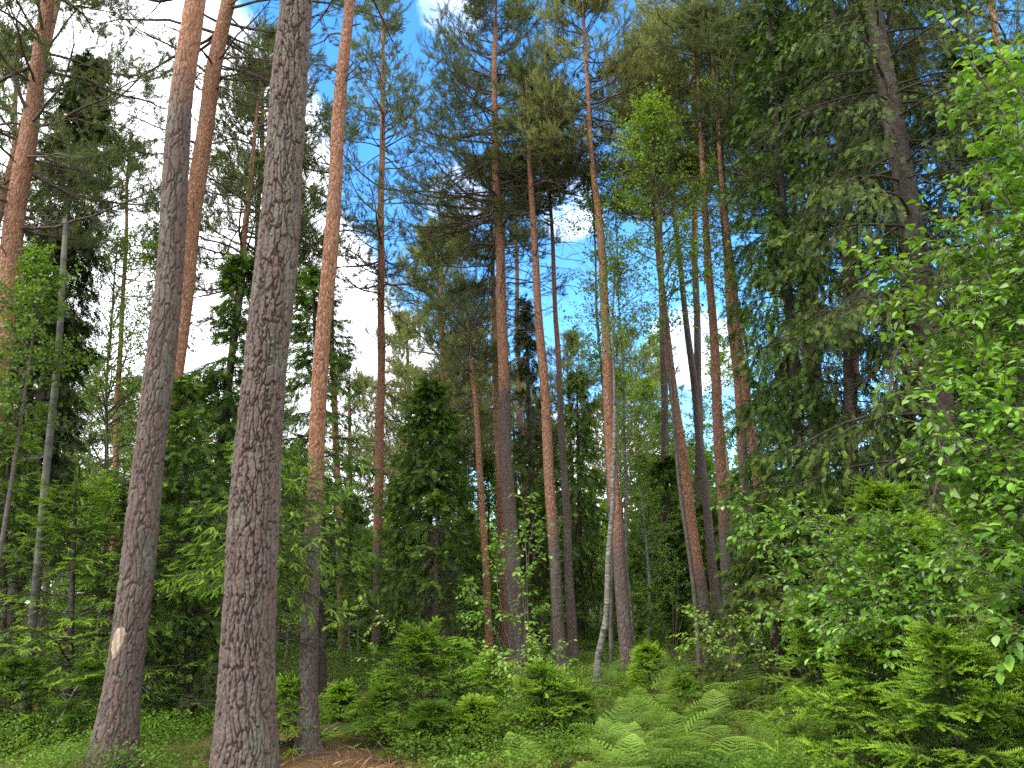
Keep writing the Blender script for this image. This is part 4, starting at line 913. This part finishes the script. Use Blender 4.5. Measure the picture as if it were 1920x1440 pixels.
# (px of the stem, py of the top, distance, kind)
BGT = [(20, 560, 19, "s"), (70, 620, 26, "b"), (150, 640, 24, "p"), (180, 720, 30, "b"), (240, 700, 28, "s"), (270, 720, 34, "p"), (330, 720, 26, "b"), (380, 740, 30, "p"), (420, 760, 24, "b"), (460, 700, 34, "s"),
       (520, 700, 30, "p"), (560, 820, 26, "s"), (600, 960, 34, "b"), (640, 940, 30, "b"), (665, 930, 26, "s"), (690, 960, 38, "b"), (740, 900, 34, "b"), (745, 960, 24, "b"), (765, 820, 38, "p"), (700, 1000, 22, "s"),
       (840, 680, 30, "s"), (870, 640, 28, "p"), (860, 800, 24, "s"), (900, 760, 34, "b"), (915, 860, 25, "s"), (960, 700, 32, "p"), (1010, 760, 30, "p"), (1040, 800, 36, "b"), (1060, 640, 34, "p"), (1095, 880, 40, "b"),
       (1110, 930, 32, "b"), (1130, 760, 38, "p"), (1150, 700, 28, "b"), (1180, 640, 32, "p"), (1200, 720, 24, "b"), (1215, 860, 27, "s"), (1235, 640, 36, "b"), (1265, 800, 26, "b"), (1300, 820, 30, "s"),
       (1400, 700, 22, "s"), (1440, 460, 28, "b"), (1470, 700, 24, "s"), (1510, 560, 30, "b"), (1550, 760, 20, "s"), (1640, 540, 24, "b"), (1650, 820, 17, "s"), (1700, 560, 22, "b"), (1720, 540, 30, "b"), (1760, 620, 26, "b"), (1800, 620, 20, "s"), (1860, 500, 24, "p"), (1900, 620, 18, "s"),
       (60, 760, 36, "s"), (110, 820, 32, "b"), (210, 880, 22, "s"), (310, 900, 24, "s"), (440, 900, 20, "b"), (500, 900, 22, "s"), (550, 960, 20, "b"), (625, 1010, 22, "s"), (660, 1020, 32, "s"), (720, 1010, 30, "b"), (760, 1040, 22, "s"), (880, 960, 20, "s"), (1020, 960, 26, "s"), (1190, 1000, 24, "s"), (1130, 1020, 38, "b"), (1050, 980, 42, "b"), (1290, 980, 24, "b"), (1220, 1000, 30, "b"),
       (600, 960, 18, "b"), (650, 985, 22, "b"), (680, 1010, 19, "b"), (745, 900, 24, "b"), (860, 900, 22, "b"), (1110, 980, 26, "b"), (1195, 860, 19, "b"), (1240, 780, 22, "b"), (1010, 900, 28, "b"), (90, 880, 18, "b"), (300, 820, 20, "b"), (540, 860, 22, "b"), (1320, 860, 20, "b"), (1340, 640, 28, "b"), (1395, 600, 32, "b"), (1425, 740, 26, "b"), (1305, 760, 24, "b"), (665, 1090, 18, "b"), (735, 1110, 20, "b"), (765, 1070, 24, "b"), (870, 1120, 19, "b"), (930, 1090, 22, "b"), (1000, 1100, 19, "b"), (1035, 1120, 18.5, "b"), (1100, 1090, 24, "b"), (1145, 1110, 21, "b"), (1215, 1100, 19, "b"), (1270, 1080, 20, "b"), (1310, 1110, 18, "b"), (1190, 1060, 26, "b"), (1085, 1050, 30, "b"), (-60, 600, 24, "p"), (-120, 400, 16, "s"), (1980, 400, 20, "s"), (2060, 500, 26, "b"), (1600, 860, 15, "s"), (1720, 900, 13, "s"), (1850, 900, 13, "s"), (1500, 900, 16, "s")]
for i, (px, py, D, kd) in enumerate(BGT):
    P = at(px, py, D); z = float(gz(P[0], D)); H = P[2] - z; k = i % 2
    o = protos[kd][k]; s_ = H / hgt[kd]; w = max(s_, .62 if s_ > .35 else .38) * rb.uniform(.9, 1.15)
    lean = P[0] + 0.0
    loc, rz, sc = (lean, D, z), rb.uniform(0, 6.28), (w, w, s_)
    if (kd, k) in used: copy_tree(o, loc, rz, sc)
    else: used.add((kd, k)); o.location = loc; o.rotation_euler = (0, 0, rz); o.scale = sc

# the closed mass of wood beyond: crowns only, too far and too many to count
def far_wood():
    g = G(); rng = np.random.default_rng(9)
    n = 230; a = np.linspace(R(-52), R(52), n) + rng.normal(0, .01, n); D = rng.uniform(46, 85, n)
    X = np.sin(a) * D * 1.1; Y = np.cos(a) * D; H = rng.uniform(5.5, 9.5, n) * np.where(np.abs(a + .12) < .10, .6, 1.0) + 0.02 * D
    m_ = 520
    f = rng.uniform(0, 1, (n, m_)) ** .8; rr = (1.9 * (1 - f) ** .6 + .25) * np.sqrt(rng.uniform(.1, 1, (n, m_))); th = rng.uniform(0, 6.28, (n, m_))
    P = np.stack([X[:, None] + rr * np.cos(th) * 1.3, Y[:, None] + rr * np.sin(th), gz(X, Y)[:, None] + f * H[:, None]], -1).reshape(-1, 3)
    scatter(g, BIRCH_LEAF[0], BIRCH_LEAF[1], P, rng.normal(0, 1, P.shape), nrm(rng.normal(0, .7, P.shape) + UP), rng.uniform(.25, .6, len(P)), np.repeat(rng.uniform(0, .75, n), m_) + rng.uniform(0, .25, len(P)))
    tagm(g.build("far_woods", M_BIRCH), "light green mass of far-off woods behind all the trunks", None, kind="stuff")
far_wood()

# ---- ferns
def frond(rng, L_=.75, np_=10):
    g = []
    V, Fm = [], []
    def quad(p, d, u, l, w):
        d = d / np.linalg.norm(d); s_ = np.cross(u, d); s_ /= np.linalg.norm(s_); k = len(V)
        V.extend([p, p + d * l * .35 + s_ * w, p + d * l, p + d * l * .35 - s_ * w]); Fm.append([k, k + 1, k + 2, k + 3])
    stem = .38
    pts = []
    for i in range(14):
        t = i / 13; pts.append(np.array([L_ * (t - .08 * t * t), 0, .16 * L_ * math.sin(t * 2.3) - .12 * L_ * t * t]))
    pts = np.array(pts)
    for i in range(np_):
        t = .16 + .84 * i / (np_ - 1) * .98; x = t * 13; a = int(x); p = pts[a] + (pts[min(a + 1, 13)] - pts[a]) * (x - a); T = pts[min(a + 1, 13)] - pts[max(a - 1, 0)]; T /= np.linalg.norm(T)
        pl = L_ * .46 * (1 - ((t - .16) / .84)) ** .9 * rng.uniform(.85, 1.1) + .02
        for sg in (-1, 1):
            d = np.array([0, sg, 0]) * .88 + T * .42 + np.array([0, 0, rng.uniform(-.05, .12)]); d /= np.linalg.norm(d)
            k = max(3, int(pl / .015))
            for j in range(k):
                q = p + d * pl * (j + .3) / k + np.array([0, 0, -.22 * pl * (j / k) ** 2]); ll = min(.14 * pl * (1 - j / k) ** .7 + .008, .016)
                for s2 in (-1, 1):
                    dd = d * .5 + np.cross(d, [0, 0, 1]) * s2 + np.array([0, 0, rng.uniform(-.1, .15)])
                    quad(q, dd, np.array([0, 0, 1.]), ll, .0045)
            quad(p, d, np.array([0, 0, 1.]), pl, .003)
    V = np.array(V); return V, np.array(Fm), pts
FR = [frond(np.random.default_rng(i), .46 + .08 * i) for i in range(4)]
def fern_proto(seed):
    rng = np.random.default_rng(seed); t = thing("fern", "x", "fern", (0, 0, 0)); gs, gl = G(), G()
    n = rng.integers(2, 5)
    for i in range(n):
        fv, ff, pts = FR[(i + seed) % 4]; a = rng.uniform(0, 6.28); h = rng.uniform(.12, .42); ti = R(rng.uniform(-20, 42))
        ca, sa = math.cos(a), math.sin(a); rot = np.array([[ca, -sa, 0], [sa, ca, 0], [0, 0, 1]]) @ np.array([[math.cos(ti), 0, -math.sin(ti)], [0, 1, 0], [math.sin(ti), 0, math.cos(ti)]])
        top = np.array([ca * .08, sa * .08, h]); s_ = rng.uniform(.75, 1.05)
        gl.add((fv * s_) @ rot.T + top, ff, np.clip(rng.uniform(.25, .9), 0, 1))
        b = np.array([[0, 0, -.02], [ca * .02, sa * .02, h * .6], list(top)]); tubes(gs, [b], [[.004, .0035, .003]], 4)
        tubes(gs, [(pts * s_) @ rot.T + top], [np.linspace(.003, .001, 14)], 4)
    gs.build("stalk", M_FERN, t); gl.build("fronds", M_FERN, t); return t
fp = [fern_proto(300 + i) for i in range(6)]; fused = [False] * 6
rf = np.random.default_rng(12)
def place_ferns(n, xr, yr, lab, grp, D_=None):
    for _ in range(n):
        px, py = rf.uniform(*xr), rf.uniform(*yr); P = ground_at(px, py); k = int(rf.integers(6)); s_ = rf.uniform(.5, .9)
        if not fused[k]: fused[k] = True; o = fp[k]; o.location = tuple(P); o.rotation_euler = (0, 0, rf.uniform(0, 6.28)); o.scale = (s_,) * 3
        else: o = copy_tree(fp[k], tuple(P), rf.uniform(0, 6.28), (s_,) * 3)
        o["label"] = lab; o["group"] = grp; o["category"] = "fern"
place_ferns(140, (1110, 1640), (1395, 1530), "bright green fern in the fern bed below the clearing", "ferns in the front bed")
place_ferns(42, (1190, 1420), (1345, 1400), "bright green fern in the fern bed below the clearing", "ferns in the front bed")
place_ferns(14, (1135, 1240), (1262, 1335), "small fern around the leaning birch foot", "ferns around the leaning birch")
place_ferns(3, (960, 1040), (1470, 1500), "fern under the front edge of the central thicket", "ferns before the central thicket")

# ---- ground cover
def cover():
    rng = np.random.default_rng(21); g = G()
    n = 60000
    # more plants near the camera, thinning with distance
    Y = 5.5 + 40 * rng.uniform(0, 1, n) ** 1.9; X = (rng.uniform(-1, 1, n)) * (Y * .8 + 1.5)
    pn = vnoise(np.stack([X * .55, Y * .55, X * 0], -1), 2) + .4 * vnoise(np.stack([X * 2, Y * 2, X * 0], -1), 3)
    bare = (np.exp(-(((X + 1.1) / 1.9) ** 2 + ((Y - 6.4) / .6) ** 2)) * 1.0) + np.exp(-(((X + .9) / .9) ** 2 + ((Y - 8.7) / .8) ** 2)) * .6
    fernbed = np.exp(-(((X - 2.2) / 1.6) ** 2 + ((Y - 8.6) / 1.3) ** 2)) * .35; keep = pn - bare - fernbed > .50; X, Y = X[keep], Y[keep]; n = len(X)
    base = np.stack([X, Y, gz(X, Y)], -1); m_ = 11
    tall = .55 + 1.3 * np.clip(vnoise(np.stack([X * 1.1, Y * 1.1, X * 0], -1), 8) - .25, 0, 1)[:, None]; h = rng.uniform(.08, .34, (n, m_)) * tall; sp = np.clip(Y / 14, .8, 2.2)[:, None]
    P = base[:, None, :] + np.stack([rng.normal(0, .07, (n, m_)) * sp, rng.normal(0, .07, (n, m_)) * sp, h], -1); P = P.reshape(-1, 3)
    d = nrm(rng.normal(0, 1, P.shape) * [1, 1, .35]); sz = np.repeat(np.clip(Y / 12, .75, 3), m_) * rng.uniform(.026, .044, len(P))
    scatter(g, BIRCH_LEAF[0], BIRCH_LEAF[1], P, d, nrm(UP + rng.normal(0, .4, P.shape)), sz, np.clip(np.repeat(rng.uniform(0, .35, n) + .45 * vnoise(np.stack([X * .8, Y * .8, X * 0 + 3], -1), 12), m_) + rng.uniform(0, .3, len(P)), 0, 1))
    tagm(g.build("ground_cover", M_COVER), "low green bilberry and herb cover on the forest floor", None, kind="stuff")
    g = G(); n = 26000; Y = 5.5 + 9 * rng.uniform(0, 1, n) ** 1.3; X = rng.uniform(-1, 1, n) * (Y * .75 + 1)
    bare = np.exp(-(((X + 1.0) / 2.0) ** 2 + ((Y - 7.0) / 1.2) ** 2)) + .12; keep = rng.random(n) < bare; X, Y = X[keep], Y[keep]; n = len(X)
    b = np.stack([X, Y, gz(X, Y) - .01], -1); d = nrm(rng.normal(0, 1, (n, 3)) * [1, 1, .3] + UP * .45)
    blade = (np.array([[0, -.02, 0], [0, .02, 0], [.55, .015, .1], [1, 0, .02]]), np.array([[0, 1, 2], [0, 2, 3]]))
    scatter(g, blade[0], blade[1], b, d, np.tile(UP, (n, 1)) + rng.normal(0, .2, (n, 3)), rng.uniform(.06, .2, n), rng.uniform(0, 1, n))
    tagm(g.build("dry_grass", M_DRY), "dry brown grass and needle litter at the front", None, kind="stuff")
cover()

# ---- fallen and leaning wood
def stick(label, a, b, r, seed, name="dead_branch", twigs=4):
    rng = np.random.default_rng(seed); a, b = np.array(a), np.array(b); K = 10; s_ = np.linspace(0, 1, K)[:, None]
    P = a + (b - a) * s_ + np.cumsum(rng.normal(0, .012, (K, 3)), 0) * np.sin(s_ * np.pi); g = G()
    tubes(g, [P], [np.linspace(r, r * .35, K)], 7, 0)
    p, T = samp(P[None], rng.uniform(.3, .95, (1, twigs))); tubes(g, grow(rng, p, T + rng.normal(0, .6, T.shape), rng.uniform(.1, .35, twigs), 5, np.array([0, 0, 0]), .3), taper(np.full(twigs, r * .35), 5), 5, 0)
    tagm(g.build(name, M_BBIR if "pale" in label else M_TWIG, smooth=True), label, "dead branch")
stick("pale dead branch leaning among the herbs at the lower left", ground_at(88, 1400), at(148, 1285, 8.6), .022, 1)
stick("grey fallen branch lying in the dark behind the fern clearing", ground_at(1235, 1262), at(1335, 1225, 13.5), .02, 2, twigs=9)
for k_, (xa, ya, xb, yb, dd, lab_) in enumerate(((560, 1425, 640, 1412, 7.4, "short brown stick lying on the needle litter beside the slim pine"), (700, 1432, 800, 1420, 7.2, "curved twig lying on the litter before the central thicket"),
        (330, 1330, 250, 1270, 8.4, "twiggy dead bough sagging between the two big left trunks"), (20, 1380, 120, 1340, 8.0, "thin fallen pole half buried in herbs at the lower left corner"), (300, 1175, 395, 1140, 9.5, "grey dead bough sticking out level beside the thickest trunk"))):
    pa = ground_at(xa, ya); stick(lab_, pa + [0, 0, .03], at(xb, yb, dd) if "bough" in lab_ else ground_at(xb, yb) + np.array([0, 0, .05]), .011 + .003 * (k_ % 3), 20 + k_, twigs=3 + 4 * ("bough" in lab_))
stick("thin bent dead stem rising from the right end of the central thicket", ground_at(1000, 1420), at(1048, 1215, 8.3), .008, 3, twigs=5)
stick("bare grey stem curving up inside the right thicket", ground_at(1745, 1490), at(1690, 1165, 5.3), .011, 4, twigs=6)
stick("short snapped stub beside the leaning birch foot", ground_at(1126, 1300), at(1137, 1268, 12.6), .03, 5, twigs=1)
print("script built in", round(time.time() - T_START, 1), "s; tris", sum(len(o.data.polygons) for o in scene.objects if o.type == "MESH"))
